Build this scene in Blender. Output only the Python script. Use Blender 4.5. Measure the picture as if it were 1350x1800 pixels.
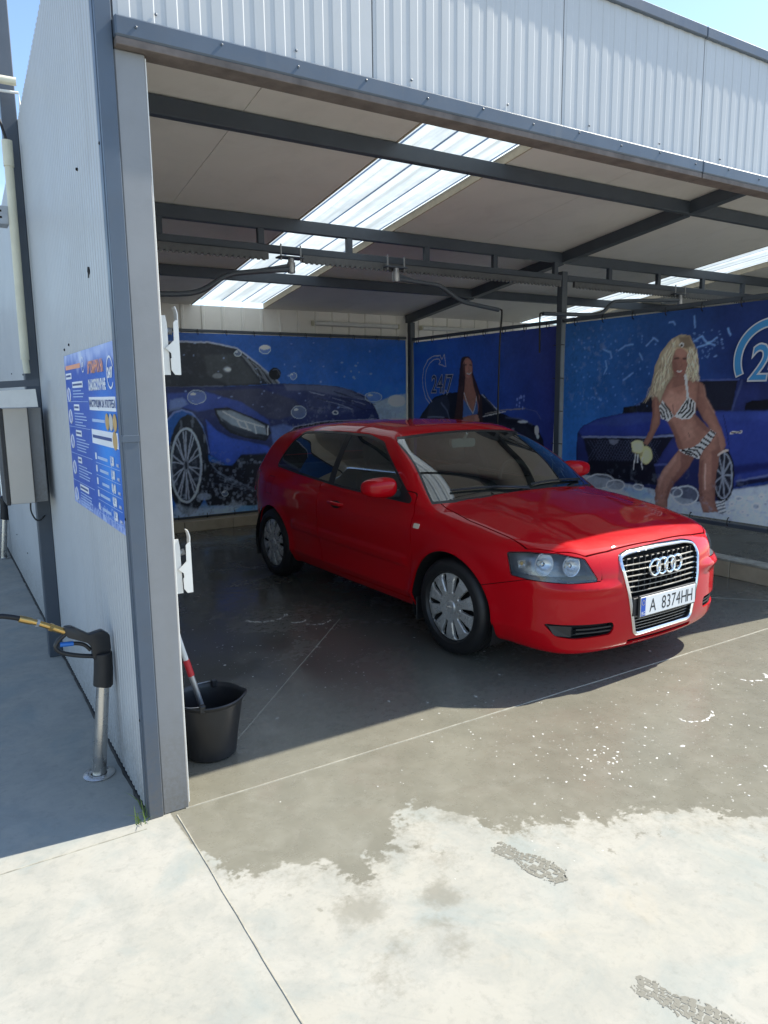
import bpy, bmesh, math, random
import numpy as np
from mathutils import Vector, Matrix

# ------------------------------------------------------------------ scene, camera, sky, sun
S = bpy.context.scene
for o in list(bpy.data.objects): bpy.data.objects.remove(o)
COL = S.collection
random.seed(7); RNG = np.random.default_rng(7)
rad = math.radians

cam_d = bpy.data.cameras.new('camera'); cam = bpy.data.objects.new('camera', cam_d); COL.objects.link(cam)
S.camera = cam
cam_d.sensor_fit = 'HORIZONTAL'; cam_d.sensor_width = 36.0; cam_d.lens = 36.0*1276.8/1350.0
cam_d.clip_start = 0.05; cam_d.clip_end = 2000
YAW, PITCH, ROLL = rad(31.61), rad(9.211), rad(-0.696)
f0 = Vector((math.sin(YAW), math.cos(YAW), 0)); r0 = Vector((math.cos(YAW), -math.sin(YAW), 0)); u0 = Vector((0, 0, 1))
fw = f0*math.cos(PITCH)-u0*math.sin(PITCH); up = u0*math.cos(PITCH)+f0*math.sin(PITCH)
rt = r0*math.cos(ROLL)+up*math.sin(ROLL); up2 = up*math.cos(ROLL)-r0*math.sin(ROLL)
M = Matrix((rt, up2, -fw)).transposed().to_4x4(); M.translation = Vector((-0.5886, -2.7486, 1.6519))
cam.matrix_world = M

SUN = Vector((0.93, -0.092, 1.0)).normalized()          # direction towards the sun
W = bpy.data.worlds.new('World'); S.world = W; W.use_nodes = True
nt = W.node_tree; nt.nodes.clear()
wo = nt.nodes.new('ShaderNodeOutputWorld'); bg = nt.nodes.new('ShaderNodeBackground'); sk = nt.nodes.new('ShaderNodeTexSky')
sk.sky_type = 'NISHITA'; sk.sun_disc = False; sk.sun_elevation = math.asin(SUN.z)
sk.sun_rotation = math.atan2(SUN.x, SUN.y); sk.altitude = 50; sk.air_density = 1.0; sk.dust_density = 0.4; sk.ozone_density = 2.5
bg.inputs['Strength'].default_value = 0.15
# thin white cloud over the whole dome
tc = nt.nodes.new('ShaderNodeTexCoord'); mp = nt.nodes.new('ShaderNodeMapping'); mp.inputs['Scale'].default_value = (1, 1, 2.2)
nz = nt.nodes.new('ShaderNodeTexNoise'); nz.inputs['Scale'].default_value = 3.2; nz.inputs['Detail'].default_value = 7; nz.inputs['Roughness'].default_value = 0.58
rp = nt.nodes.new('ShaderNodeValToRGB'); rp.color_ramp.elements[0].position = 0.50; rp.color_ramp.elements[1].position = 0.70
mx = nt.nodes.new('ShaderNodeMix'); mx.data_type = 'RGBA'; mx.inputs[7].default_value = (5.0, 5.4, 6.0, 1)
mt_ = nt.nodes.new('ShaderNodeMath'); mt_.operation = 'MULTIPLY'; mt_.inputs[1].default_value = 0.42
L = nt.links.new
L(tc.outputs['Generated'], mp.inputs['Vector']); L(mp.outputs['Vector'], nz.inputs['Vector']); L(nz.outputs['Fac'], rp.inputs['Fac'])
L(rp.outputs['Color'], mt_.inputs[0]); L(mt_.outputs[0], mx.inputs[0]); L(sk.outputs['Color'], mx.inputs[6]); L(mx.outputs[2], bg.inputs['Color']); L(bg.outputs[0], wo.inputs[0])

sl = bpy.data.lights.new('sun', 'SUN'); sl.energy = 5.0; sl.angle = rad(0.53); sl.color = (1.0, 0.945, 0.83)
so = bpy.data.objects.new('sun', sl); COL.objects.link(so); so.rotation_euler = SUN.to_track_quat('Z', 'Y').to_euler(); so.location = SUN*30

S.view_settings.view_transform = 'Standard'; S.view_settings.look = 'None'
S.view_settings.exposure = 0.95; S.view_settings.gamma = 1.0; S.view_settings.use_curve_mapping = False
S.render.engine = 'CYCLES'; S.cycles.max_bounces = 10; S.cycles.diffuse_bounces = 7; S.cycles.transparent_max_bounces = 12
S.render.resolution_x = 768; S.render.resolution_y = 1024

# ------------------------------------------------------------------ materials
def srgb(r, g, b):
    f = lambda c: c/12.92 if c <= 0.04045 else ((c+0.055)/1.055)**2.4
    return (f(r/255), f(g/255), f(b/255), 1.0)
class NT:
    def __init__(s, name):
        s.m = bpy.data.materials.new(name); s.m.use_nodes = True; s.t = s.m.node_tree; s.t.nodes.clear()
        s.out = s.n('ShaderNodeOutputMaterial')
    def n(s, kind, **kw):
        x = s.t.nodes.new(kind)
        for k, v in kw.items(): setattr(x, k, v)
        return x
    def l(s, a, b): s.t.links.new(a, b)
    def val(s, sock, v):
        if hasattr(v, 'links') or isinstance(v, bpy.types.NodeSocket): s.l(v, sock)
        else: sock.default_value = v
    def math(s, op, a, b=0.0, c=0.0, clamp=False):
        x = s.n('ShaderNodeMath', operation=op, use_clamp=clamp); s.val(x.inputs[0], a); s.val(x.inputs[1], b)
        if op in ('MULTIPLY_ADD', 'SMOOTH_MIN', 'SMOOTH_MAX', 'COMPARE'): s.val(x.inputs[2], c)
        return x.outputs[0]
    def noise(s, vec, scale, detail=4, rough=0.55, dist=0.0):
        x = s.n('ShaderNodeTexNoise'); s.l(vec, x.inputs['Vector']); x.inputs['Scale'].default_value = scale
        x.inputs['Detail'].default_value = detail; x.inputs['Roughness'].default_value = rough; x.inputs['Distortion'].default_value = dist
        return x.outputs['Fac']
    def ramp(s, fac, stops):
        x = s.n('ShaderNodeMapRange', clamp=True); s.val(x.inputs[0], fac); x.inputs[1].default_value = stops[0]; x.inputs[2].default_value = stops[1]
        x.inputs[3].default_value = stops[2] if len(stops) > 2 else 0.0; x.inputs[4].default_value = stops[3] if len(stops) > 3 else 1.0
        return x.outputs[0]
    def mix(s, fac, a, b):
        x = s.n('ShaderNodeMix', data_type='RGBA'); s.val(x.inputs[0], fac); s.val(x.inputs[6], a); s.val(x.inputs[7], b); return x.outputs[2]
    def coord(s): return s.n('ShaderNodeTexCoord').outputs['Object']
    def bsdf(s, **kw):
        b = s.n('ShaderNodeBsdfPrincipled')
        for k, v in kw.items(): s.val(b.inputs[k], v)
        s.l(b.outputs[0], s.out.inputs['Surface']); return b
    def bump(s, h, strength, dist=0.01):
        x = s.n('ShaderNodeBump'); x.inputs['Strength'].default_value = strength; x.inputs['Distance'].default_value = dist; s.l(h, x.inputs['Height']); return x.outputs[0]

MAT = {}
def pmat(name, col, rough=0.5, metal=0.0, var=0.08, vscale=3.0, bump=0.0, bscale=60.0, dirt=0.0, spec=0.5, coat=0.0, splash=0.0):
    t = NT(name); c = t.coord()
    n1 = t.noise(c, vscale, 5, 0.6)
    k = t.ramp(n1, (0.3, 0.7, 1-var, 1+var))
    vm = t.n('ShaderNodeVectorMath', operation='SCALE'); vm.inputs[0].default_value = col[:3]; t.l(k, vm.inputs['Scale'])
    colr = vm.outputs[0]
    if dirt:
        n2 = t.noise(c, vscale*2.3, 7, 0.7, 0.6); d = t.ramp(n2, (0.5, 0.75, 0, dirt)); colr = t.mix(d, colr, (0.13, 0.115, 0.09, 1))
    if splash:                                        # mud splashed up from the floor, streaky and uneven
        zz = t.n('ShaderNodeSeparateXYZ'); t.l(c, zz.inputs[0]); sn = t.noise(c, 9, 7, 0.7); s2 = t.noise(c, 60, 4, 0.7)
        hgt = t.math('ADD', zz.outputs[2], t.math('MULTIPLY', sn, -0.55)); sp = t.math('MULTIPLY', t.ramp(hgt, (0.18, -0.24)), t.ramp(s2, (0.35, 0.6, 0.3, 1.0)))
        colr = t.mix(t.math('MULTIPLY', sp, splash), colr, (0.15, 0.13, 0.10, 1))
        mp2 = t.n('ShaderNodeMapping'); mp2.inputs['Scale'].default_value = (14, 14, 0.5); t.l(c, mp2.inputs['Vector'])
        st_ = t.ramp(t.noise(mp2.outputs[0], 1.0, 5, 0.6), (0.56, 0.74, 0, 0.16)); colr = t.mix(st_, colr, (0.22, 0.21, 0.19, 1))
    rr = t.ramp(t.noise(c, vscale*1.7, 4), (0.3, 0.7, max(rough-0.06, 0.02), min(rough+0.08, 1)))
    b = t.bsdf(**{'Base Color': colr, 'Roughness': rr, 'Metallic': metal, 'Specular IOR Level': spec, 'Coat Weight': coat})
    if bump:
        t.l(t.bump(t.noise(c, bscale, 4), bump, 0.004), b.inputs['Normal'])
    MAT[name] = t.m; return t.m

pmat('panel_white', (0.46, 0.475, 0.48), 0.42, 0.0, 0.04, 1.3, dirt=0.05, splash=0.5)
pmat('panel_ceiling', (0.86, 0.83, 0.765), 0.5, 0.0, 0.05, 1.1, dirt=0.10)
pmat('panel_core', (0.50, 0.42, 0.30), 0.85, 0.0, 0.15, 9, bump=0.3)
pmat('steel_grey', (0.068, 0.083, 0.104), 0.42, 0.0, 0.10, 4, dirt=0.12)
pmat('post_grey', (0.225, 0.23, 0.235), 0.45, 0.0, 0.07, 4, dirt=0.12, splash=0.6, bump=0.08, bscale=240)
pmat('trim_blue_grey', (0.075, 0.10, 0.135), 0.38, 0.0, 0.08, 5, dirt=0.12, splash=0.5)
pmat('rough_edge', (0.13, 0.11, 0.10), 0.8, 0.0, 0.3, 12, dirt=0.3, bump=0.4)
pmat('galv_dark', (0.13, 0.135, 0.14), 0.5, 0.5, 0.15, 14)
pmat('galv', (0.42, 0.43, 0.44), 0.4, 0.75, 0.12, 14)
pmat('steel_bright', (0.55, 0.54, 0.52), 0.28, 1.0, 0.08, 10)
pmat('kerb_tile', (0.40, 0.33, 0.23), 0.6, 0.0, 0.12, 6, dirt=0.15, bump=0.15)
pmat('black_rubber', (0.012, 0.012, 0.013), 0.55, 0.0, 0.2, 10)
pmat('black_plastic', (0.018, 0.019, 0.021), 0.38, 0.0, 0.15, 9, bump=0.05)
pmat('white_paint', (0.72, 0.72, 0.68), 0.45, 0.0, 0.05, 8, dirt=0.10)
pmat('beige_metal', (0.50, 0.47, 0.42), 0.35, 0.35, 0.06, 3)
pmat('brass', (0.55, 0.36, 0.13), 0.3, 1.0, 0.1, 20)
pmat('cream_plastic', (0.66, 0.63, 0.48), 0.5, 0.0, 0.08, 6, dirt=0.1)
pmat('red_plastic', (0.55, 0.02, 0.03), 0.4)
pmat('blue_plastic', (0.02, 0.16, 0.55), 0.4)
pmat('seal', (0.31, 0.295, 0.24), 0.7, 0.0, 0.3, 15, dirt=0.35)

# ------------------------------------------------------------------ mesh helpers
def link(o, parent=None):
    COL.objects.link(o)
    if parent is not None: o.parent = parent
    return o
def mk(name, verts, faces, mat, parent=None, smooth=False):
    me = bpy.data.meshes.new(name); me.from_pydata([tuple(v) for v in verts], [], [tuple(f) for f in faces]); me.update()
    if mat is not None: me.materials.append(MAT[mat] if isinstance(mat, str) else mat)
    if smooth: me.polygons.foreach_set('use_smooth', [True]*len(me.polygons))
    return link(bpy.data.objects.new(name, me), parent)
def mk_np(name, V, T, mat, parent=None, smooth=True):
    me = bpy.data.meshes.new(name); V = np.asarray(V, np.float32); T = np.asarray(T, np.int32); k = T.shape[1]
    me.vertices.add(len(V)); me.vertices.foreach_set('co', V.ravel())
    me.loops.add(T.size); me.loops.foreach_set('vertex_index', T.ravel())
    me.polygons.add(len(T)); me.polygons.foreach_set('loop_start', np.arange(0, T.size, k, dtype=np.int32))
    try: me.polygons.foreach_set('loop_total', np.full(len(T), k, np.int32))
    except Exception: pass
    me.polygons.foreach_set('use_smooth', np.full(len(T), smooth)); me.update(calc_edges=True); me.validate()
    if mat is not None: me.materials.append(MAT[mat] if isinstance(mat, str) else mat)
    return link(bpy.data.objects.new(name, me), parent)
def tag(o, label, cat, group=None, kind=None):
    if label: o['label'] = label
    if cat: o['category'] = cat
    if group: o['group'] = group
    if kind: o['kind'] = kind
    return o
def empty(name, loc=(0, 0, 0), label=None, cat=None, group=None):
    o = bpy.data.objects.new(name, None); COL.objects.link(o); o.location = loc; o.empty_display_size = 0.1
    return tag(o, label, cat, group)
class MB:
    def __init__(s): s.v = []; s.f = []
    def add(s, v, f):
        k = len(s.v); s.v += [tuple(p) for p in v]; s.f += [tuple(i+k for i in q) for q in f]; return s
    def box(s, x0, x1, y0, y1, z0, z1, c=0.0):
        if c <= 0:
            v = [(x, y, z) for x in (x0, x1) for y in (y0, y1) for z in (z0, z1)]
            return s.add(v, [(0, 1, 3, 2), (4, 6, 7, 5), (0, 4, 5, 1), (2, 3, 7, 6), (0, 2, 6, 4), (1, 5, 7, 3)])
        lo = (x0, y0, z0); hi = (x1, y1, z1); ce = Vector(((x0+x1)/2, (y0+y1)/2, (z0+z1)/2)); V = []; I = {}
        for a in (0, 1):
            for b in (0, 1):
                for d in (0, 1):
                    sg = (a, b, d)
                    for ax in range(3):
                        p = [(hi[i]-(c if i != ax else 0)) if sg[i] else (lo[i]+(c if i != ax else 0)) for i in range(3)]
                        I[sg, ax] = len(V); V.append(p)
        F = []
        for ax in range(3):
            o1, o2 = [i for i in range(3) if i != ax]
            for sa in (0, 1):
                q = []
                for b, d in ((0, 0), (1, 0), (1, 1), (0, 1)):
                    sg = [0]*3; sg[ax] = sa; sg[o1] = b; sg[o2] = d; q.append(I[tuple(sg), ax])
                F.append(q)
        for ax in range(3):
            o1, o2 = [i for i in range(3) if i != ax]
            for b in (0, 1):
                for d in (0, 1):
                    s0 = [0]*3; s0[o1] = b; s0[o2] = d; s1 = list(s0); s1[ax] = 1; s0 = tuple(s0); s1 = tuple(s1)
                    F.append([I[s0, o1], I[s1, o1], I[s1, o2], I[s0, o2]])
        for a in (0, 1):
            for b in (0, 1):
                for d in (0, 1): F.append([I[(a, b, d), 0], I[(a, b, d), 1], I[(a, b, d), 2]])
        G = []
        for q in F:
            P = [Vector(V[i]) for i in q]; n = (P[1]-P[0]).cross(P[2]-P[0]); m = sum(P, Vector())/len(P)
            G.append(q if n.dot(m-ce) > 0 else q[::-1])
        return s.add(V, G)
    def tube(s, path, r, n=10, caps=True, closed=False):
        P = [Vector(p) for p in path]; m = len(P); R = r if hasattr(r, '__len__') else [r]*m; V = []; prev = None
        for i in range(m):
            if closed: t = (P[(i+1) % m]-P[i-1]).normalized()
            else: t = (P[min(i+1, m-1)]-P[max(i-1, 0)]).normalized()
            if prev is None:
                a = Vector((0, 0, 1)) if abs(t.z) < 0.9 else Vector((1, 0, 0)); nx = t.cross(a).normalized()
            else: nx = (prev-t*prev.dot(t)).normalized()
            prev = nx; ny = t.cross(nx)
            for k in range(n):
                an = 2*math.pi*k/n; V.append(P[i]+(nx*math.cos(an)+ny*math.sin(an))*R[i])
        F = []
        for i in range(m if closed else m-1):
            j = (i+1) % m
            for k in range(n): F.append((i*n+k, i*n+(k+1) % n, j*n+(k+1) % n, j*n+k))
        if caps and not closed: F += [tuple(range(n))[::-1], tuple(range((m-1)*n, m*n))]
        return s.add(V, F)
    def lathe(s, prof, o=(0, 0, 0), ax='z', n=32, cap=False):
        V = []; m = len(prof)
        for r, h in prof:
            for k in range(n):
                a = 2*math.pi*k/n; c, d = r*math.cos(a), r*math.sin(a)
                V.append({'z': (o[0]+c, o[1]+d, o[2]+h), 'y': (o[0]+c, o[1]+h, o[2]-d), 'x': (o[0]+h, o[1]+c, o[2]+d)}[ax])
        F = [(i*n+k, i*n+(k+1) % n, (i+1)*n+(k+1) % n, (i+1)*n+k) for i in range(m-1) for k in range(n)]
        if cap: F += [tuple(range(n))[::-1], tuple(range((m-1)*n, m*n))]
        return s.add(V, F)
    def prism(s, poly, f0, f1):
        """poly: 2-D points; f0(p), f1(p) give the two 3-D ends"""
        n = len(poly); V = [f0(p) for p in poly]+[f1(p) for p in poly]
        return s.add(V, [tuple(range(n))[::-1], tuple(range(n, 2*n))]+[(i, (i+1) % n, n+(i+1) % n, n+i) for i in range(n)])
    def build(s, name, mat, parent=None, smooth=False, fix=True):
        o = mk(name, s.v, s.f, mat, parent, smooth)
        if fix:
            bm = bmesh.new(); bm.from_mesh(o.data); bmesh.ops.recalc_face_normals(bm, faces=bm.faces); bm.to_mesh(o.data); bm.free()
        if smooth:
            try: o.data.set_sharp_from_angle(angle=rad(38))
            except Exception: pass
        return o
def round_poly(P, r, n=4):
    out = []; m = len(P)
    for i in range(m):
        a, b, c = Vector(P[i-1]).to_2d(), Vector(P[i]).to_2d(), Vector(P[(i+1) % m]).to_2d()
        d1, d2 = (a-b), (c-b); k = min(r, d1.length*.45, d2.length*.45); p, q = b+d1.normalized()*k, b+d2.normalized()*k
        for j in range(n+1):
            t = j/n; out.append(tuple(p*(1-t)**2+b*2*t*(1-t)+q*t*t))
    return out
def spline(P, n=8):
    """Catmull-Rom through the points"""
    P = [Vector(p) for p in P]; Q = [P[0]*2-P[1]]+P+[P[-1]*2-P[-2]]; out = []
    for i in range(1, len(Q)-2):
        a, b, c, d = Q[i-1:i+3]
        for j in range(n):
            t = j/n; out.append(0.5*((2*b)+(c-a)*t+(2*a-5*b+4*c-d)*t*t+(3*b-a-3*c+d)*t**3))
    return out+[P[-1]]
FONT = None
def text_mesh(name, body, size, mapf, mat, parent, extrude=0.0, align='LEFT', bold=0.0, shear=0.0, sx=1.0):
    """flat lettering; mapf((x, y, h)) -> world or parent point"""
    cu = bpy.data.curves.new(name, 'FONT'); cu.body = body; cu.size = size; cu.align_x = align; cu.offset = bold; cu.shear = shear
    cu.resolution_u = 3
    o = bpy.data.objects.new(name, cu); COL.objects.link(o)
    dg = bpy.context.evaluated_depsgraph_get(); dg.update(); me = bpy.data.meshes.new_from_object(o.evaluated_get(dg))
    bpy.data.objects.remove(o); bpy.data.curves.remove(cu)
    for v in me.vertices: v.co = mapf((v.co.x*sx, v.co.y, extrude))
    me.materials.clear(); me.materials.append(MAT[mat] if isinstance(mat, str) else mat); me.name = name
    return link(bpy.data.objects.new(name, me), parent)
# ------------------------------------------------------------------ ground
def concrete():
    t = NT('concrete'); c = t.coord()
    sep = t.n('ShaderNodeSeparateXYZ'); t.l(c, sep.inputs[0]); X, Y = sep.outputs[0], sep.outputs[1]
    # dry concrete: pale, cloudy, yellow and grey-green blotches
    a = t.noise(c, 1.1, 6, 0.62); b = t.noise(c, 5.5, 8, 0.7, 0.4); g = t.noise(c, 70, 3, 0.6)
    dry = t.mix(t.ramp(a, (0.36, 0.66)), (0.310, 0.300, 0.255, 1), (0.345, 0.335, 0.298, 1))
    dry = t.mix(t.ramp(b, (0.42, 0.66, 0, 0.85)), dry, (0.25, 0.255, 0.23, 1))
    dry = t.mix(t.ramp(t.noise(c, 2.3, 5, 0.6, 0.9), (0.52, 0.68, 0, 0.65)), dry, (0.215, 0.25, 0.24, 1))
    dry = t.mix(t.ramp(t.noise(c, 26, 5, 0.75), (0.52, 0.74, 0, 0.5)), dry, (0.20, 0.20, 0.175, 1))
    dry = t.mix(t.ramp(g, (0.35, 0.65, 0, 0.10)), dry, (0.35, 0.33, 0.28, 1))
    rust = t.ramp(t.noise(c, 1.9, 5, 0.6, 0.4), (0.62, 0.74, 0, 0.35)); dry = t.mix(rust, dry, (0.42, 0.34, 0.22, 1))
    # wet area: everything behind a wandering front line
    fc = t.n('ShaderNodeFloatCurve'); cu = fc.mapping.curves[0]
    pts = [(0.0, 1.0), (0.055, 1.0), (0.085, -0.30), (0.16, -0.50), (0.30, -0.53), (0.45, -0.62), (0.53, -0.78), (0.66, -0.66), (0.82, -0.57), (0.98, -0.52),
           (1.16, -0.80), (1.42, -0.93), (1.70, -1.06), (2.0, -1.30), (2.6, -1.5), (4.0, -1.7)]
    mpx = lambda x: x/4.0; mpy = lambda y: (y+2)/3.0
    cu.points[0].location = (0, mpy(1.0)); cu.points[1].location = (1, mpy(-1.7))
    for x, y in pts[1:-1]: cu.points.new(mpx(x), mpy(y))
    for p in cu.points: p.handle_type = 'VECTOR'
    fc.mapping.update()
    t.l(t.math('DIVIDE', X, 4.0, clamp=True), fc.inputs['Value'])
    yb = t.math('MULTIPLY_ADD', fc.outputs[0], 3.0, -2.0)
    n1 = t.noise(c, 5.0, 9, 0.66, 0.3); n2 = t.noise(c, 19, 7, 0.7)
    d = t.math('SUBTRACT', Y, yb)
    d = t.math('ADD', d, t.math('MULTIPLY', t.math('SUBTRACT', n1, 0.5), 0.62))
    d = t.math('ADD', d, t.math('MULTIPLY', t.math('SUBTRACT', n2, 0.5), 0.34))
    d = t.math('ADD', d, t.math('MULTIPLY', t.math('SUBTRACT', t.noise(c, 48, 6, 0.75), 0.5), 0.16))
    wet = t.ramp(d, (-0.02, 0.02))
    # stray damp patches and drips in front of the line
    zone = t.ramp(t.math('SUBTRACT', Y, yb), (-0.75, -0.15)); inb = t.ramp(X, (0.12, 0.35)); zone = t.math('MULTIPLY', zone, inb)
    pat = t.math('MULTIPLY', t.ramp(t.noise(c, 7.5, 8, 0.72, 0.2), (0.615, 0.645)), zone)
    vo = t.n('ShaderNodeTexVoronoi'); t.l(c, vo.inputs['Vector']); vo.inputs['Scale'].default_value = 17; vo.inputs['Randomness'].default_value = 1
    vc = t.n('ShaderNodeSeparateColor'); t.l(vo.outputs['Color'], vc.inputs[0])
    rad_ = t.math('MULTIPLY', t.ramp(vc.outputs[0], (0.62, 1.0, 0, 1)), 0.24)
    drip = t.ramp(t.math('SUBTRACT', vo.outputs['Distance'], rad_), (0.0, -0.06)); drip = t.math('MULTIPLY', drip, t.math('MULTIPLY', zone, t.ramp(X, (0.9, 1.3))))
    wet = t.math('MAXIMUM', wet, t.math('MAXIMUM', t.math('MULTIPLY', pat, 0.85), t.math('MULTIPLY', drip, 0.9)))
    blob = None                                       # damp footfalls in front of the line
    for bx_, by_, br_ in ((0.452, -0.868, 0.085), (0.434, -1.105, 0.06), (0.374, -1.169, 0.035), (0.703, -0.997, 0.06), (0.628, -1.201, 0.06), (0.626, -1.072, 0.04), (1.05, -0.62, 0.06), (0.80, -0.80, 0.05)):
        dx = t.math('SUBTRACT', X, bx_); dy = t.math('SUBTRACT', Y, by_); rr_ = t.math('SQRT', t.math('ADD', t.math('MULTIPLY', dx, dx), t.math('MULTIPLY', dy, dy)))
        e = t.math('SUBTRACT', rr_, br_); blob = e if blob is None else t.math('MINIMUM', blob, e)
    blob = t.math('ADD', blob, t.math('ADD', t.math('MULTIPLY', t.math('SUBTRACT', n1, 0.5), 0.42), t.math('MULTIPLY', t.math('SUBTRACT', t.noise(c, 42, 6, 0.75), 0.5), 0.24)))
    wet = t.math('MAXIMUM', wet, t.math('MULTIPLY', t.ramp(blob, (0.02, -0.06)), 0.62))
    # tyre scuffs: faint parallel streaks
    sc_ = t.math('ADD', t.math('MULTIPLY', X, 0.70), t.math('MULTIPLY', Y, 0.714)); al_ = t.math('SUBTRACT', t.math('MULTIPLY', X, 0.714), t.math('MULTIPLY', Y, 0.70)); scf = None
    for o_, w_ in ((-0.76, 0.008), (-0.80, 0.006), (-0.825, 0.009), (-0.70, 0.005)):
        e = t.ramp(t.math('ABSOLUTE', t.math('SUBTRACT', sc_, o_)), (w_, 0.0)); scf = e if scf is None else t.math('MAXIMUM', scf, e)
    dry = t.mix(t.math('MULTIPLY', scf, t.ramp(t.noise(c, 4, 5, 0.7), (0.42, 0.65, 0.0, 0.35))), dry, (0.24, 0.235, 0.21, 1))
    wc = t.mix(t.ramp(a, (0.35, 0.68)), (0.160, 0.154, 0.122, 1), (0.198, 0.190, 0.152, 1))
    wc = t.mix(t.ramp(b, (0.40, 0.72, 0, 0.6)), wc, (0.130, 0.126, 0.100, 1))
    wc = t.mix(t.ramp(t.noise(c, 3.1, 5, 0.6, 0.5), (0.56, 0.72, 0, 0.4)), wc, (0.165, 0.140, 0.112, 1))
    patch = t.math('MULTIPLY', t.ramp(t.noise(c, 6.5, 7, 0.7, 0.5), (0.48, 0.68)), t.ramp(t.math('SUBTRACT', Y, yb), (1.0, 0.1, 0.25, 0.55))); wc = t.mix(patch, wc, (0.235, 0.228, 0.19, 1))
    # the wet slab colour gets darker deeper inside the bay
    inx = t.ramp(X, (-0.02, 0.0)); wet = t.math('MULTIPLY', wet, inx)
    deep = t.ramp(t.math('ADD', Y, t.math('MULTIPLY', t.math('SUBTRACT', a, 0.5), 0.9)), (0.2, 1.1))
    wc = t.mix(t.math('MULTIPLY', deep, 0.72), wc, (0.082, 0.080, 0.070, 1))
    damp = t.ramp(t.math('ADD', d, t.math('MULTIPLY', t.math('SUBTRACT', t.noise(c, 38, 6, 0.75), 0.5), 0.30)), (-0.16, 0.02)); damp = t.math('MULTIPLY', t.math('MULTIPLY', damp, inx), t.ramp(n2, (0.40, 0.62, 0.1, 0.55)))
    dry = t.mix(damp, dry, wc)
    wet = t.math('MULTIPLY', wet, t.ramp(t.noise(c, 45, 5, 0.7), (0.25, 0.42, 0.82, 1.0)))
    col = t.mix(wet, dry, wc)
    film = t.ramp(t.noise(c, 1.7, 6, 0.65, 0.4), (0.42, 0.60)); film = t.math('MULTIPLY', film, deep)
    rwet = t.math('MULTIPLY_ADD', film, -0.22, 0.28); rwet = t.math('ADD', rwet, t.ramp(n2, (0.3, 0.7, -0.05, 0.07)))
    dryr = 0.88
    rr = t.math('ADD', t.math('MULTIPLY', wet, t.math('SUBTRACT', rwet, dryr)), dryr)
    h = t.math('ADD', t.math('MULTIPLY', g, 0.5), t.math('MULTIPLY', n2, 0.8))
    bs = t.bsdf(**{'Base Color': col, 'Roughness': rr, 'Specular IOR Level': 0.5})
    t.l(t.bump(h, 0.10, 0.006), bs.inputs['Normal'])
    MAT['concrete'] = t.m
concrete()
g = MB(); R_ = 400
g.add([(-R_, -R_, 0), (R_, -R_, 0), (R_, R_, 0), (-R_, R_, 0)], [(0, 1, 2, 3)])
ground = g.build('ground', 'concrete', fix=False); tag(ground, 'pale concrete yard and wash bay floor, wet and dark inside the bay', 'ground', kind='structure')
# sealed slab joints, a hair proud of the slab
def strip(name, a, b, w, mat, parent, z=0.003, jit=0.0, n=30):
    a = Vector(a); b = Vector(b); d = (b-a).normalized(); nrm = Vector((-d.y, d.x)); V = []; F = []
    for i in range(n+1):
        t = i/n; c = a.lerp(b, t)+nrm*random.uniform(-jit, jit); ww = w*random.uniform(0.7, 1.2)/2
        for s_, zz in ((-1, 0.0), (-0.5, z), (0.5, z), (1, 0.0)): V.append((c.x+nrm.x*ww*s_, c.y+nrm.y*ww*s_, zz))
        if i: 
            for k in range(3): q = (i-1)*4+k; F.append((q, q+1, q+5, q+4))
    return mk(name, V, F, mat, parent)
strip('joint', (0.14, 0.0), (10.8, 0.02), 0.0065, 'seal', ground, jit=0.0015, n=120)
strip('joint', (0.098, -0.03), (0.098, -6.0), 0.0065, 'seal', ground, jit=0.0015, n=80)
strip('joint', (0.53, 0.46), (1.86, 1.88), 0.006, 'seal', ground, z=0.002, jit=0.001, n=40)
strip('joint', (5.2, 0.10), (3.5, 1.88), 0.006, 'seal', ground, z=0.002, jit=0.001, n=40)
strip('joint', (-0.03, -0.06), (-6.0, -0.02), 0.006, 'seal', ground, jit=0.002, n=60)

# ------------------------------------------------------------------ the building
B = empty('car_wash_building', (0, 0, 0), 'open-fronted grey steel car wash building clad in white ribbed panels', 'building')
XE = 10.75                                            # right end of the second bay
zc = lambda y: 3.52-0.12*y                            # underside of the roof panels
ztop = lambda y: 3.545-0.135*y                        # top of the left wall

def ribbed_wall(name, y0, y1, zb, zt, xo, thick, period, depth, mat):
    """panel in the plane x=xo, ribs on the -x side, vertical ribs"""
    V = []; F = []; ys = [(y0, 0.0)]; y = y0; k = 0
    while y < y1-1e-6:
        for fr, dd in ((0.0, 0), (0.40, 0), (0.5, 1), (0.90, 1)):
            yy = y+fr*period
            if y0 < yy < y1: ys.append((yy, dd*depth))
        y += period
    ys.append((y1, 0.0))
    for yy, d in ys: V += [(xo-d, yy, zb), (xo-d, yy, zt(yy)), (xo+thick, yy, zb), (xo+thick, yy, zt(yy))]
    n = len(ys)
    for i in range(n-1):
        a, b = i*4, i*4+4
        F += [(a, a+1, b+1, b), (a+2, b+2, b+3, a+3), (a+1, a+3, b+3, b+1)]
    F += [(0, 2, 3, 1), (4*n-4, 4*n-3, 4*n-1, 4*n-2)]
    return mk(name, V, F, mat, B)
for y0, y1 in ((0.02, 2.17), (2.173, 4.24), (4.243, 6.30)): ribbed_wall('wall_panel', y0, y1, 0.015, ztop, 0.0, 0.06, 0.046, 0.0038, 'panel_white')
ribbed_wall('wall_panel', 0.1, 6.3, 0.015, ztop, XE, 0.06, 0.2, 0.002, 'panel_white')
# dirty sealant bead along the wall foot
strip('wall_foot_seal', (-0.004, 0.06), (-0.004, 6.28), 0.02, 'black_rubber', B, z=0.012, jit=0.003, n=120)
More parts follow.
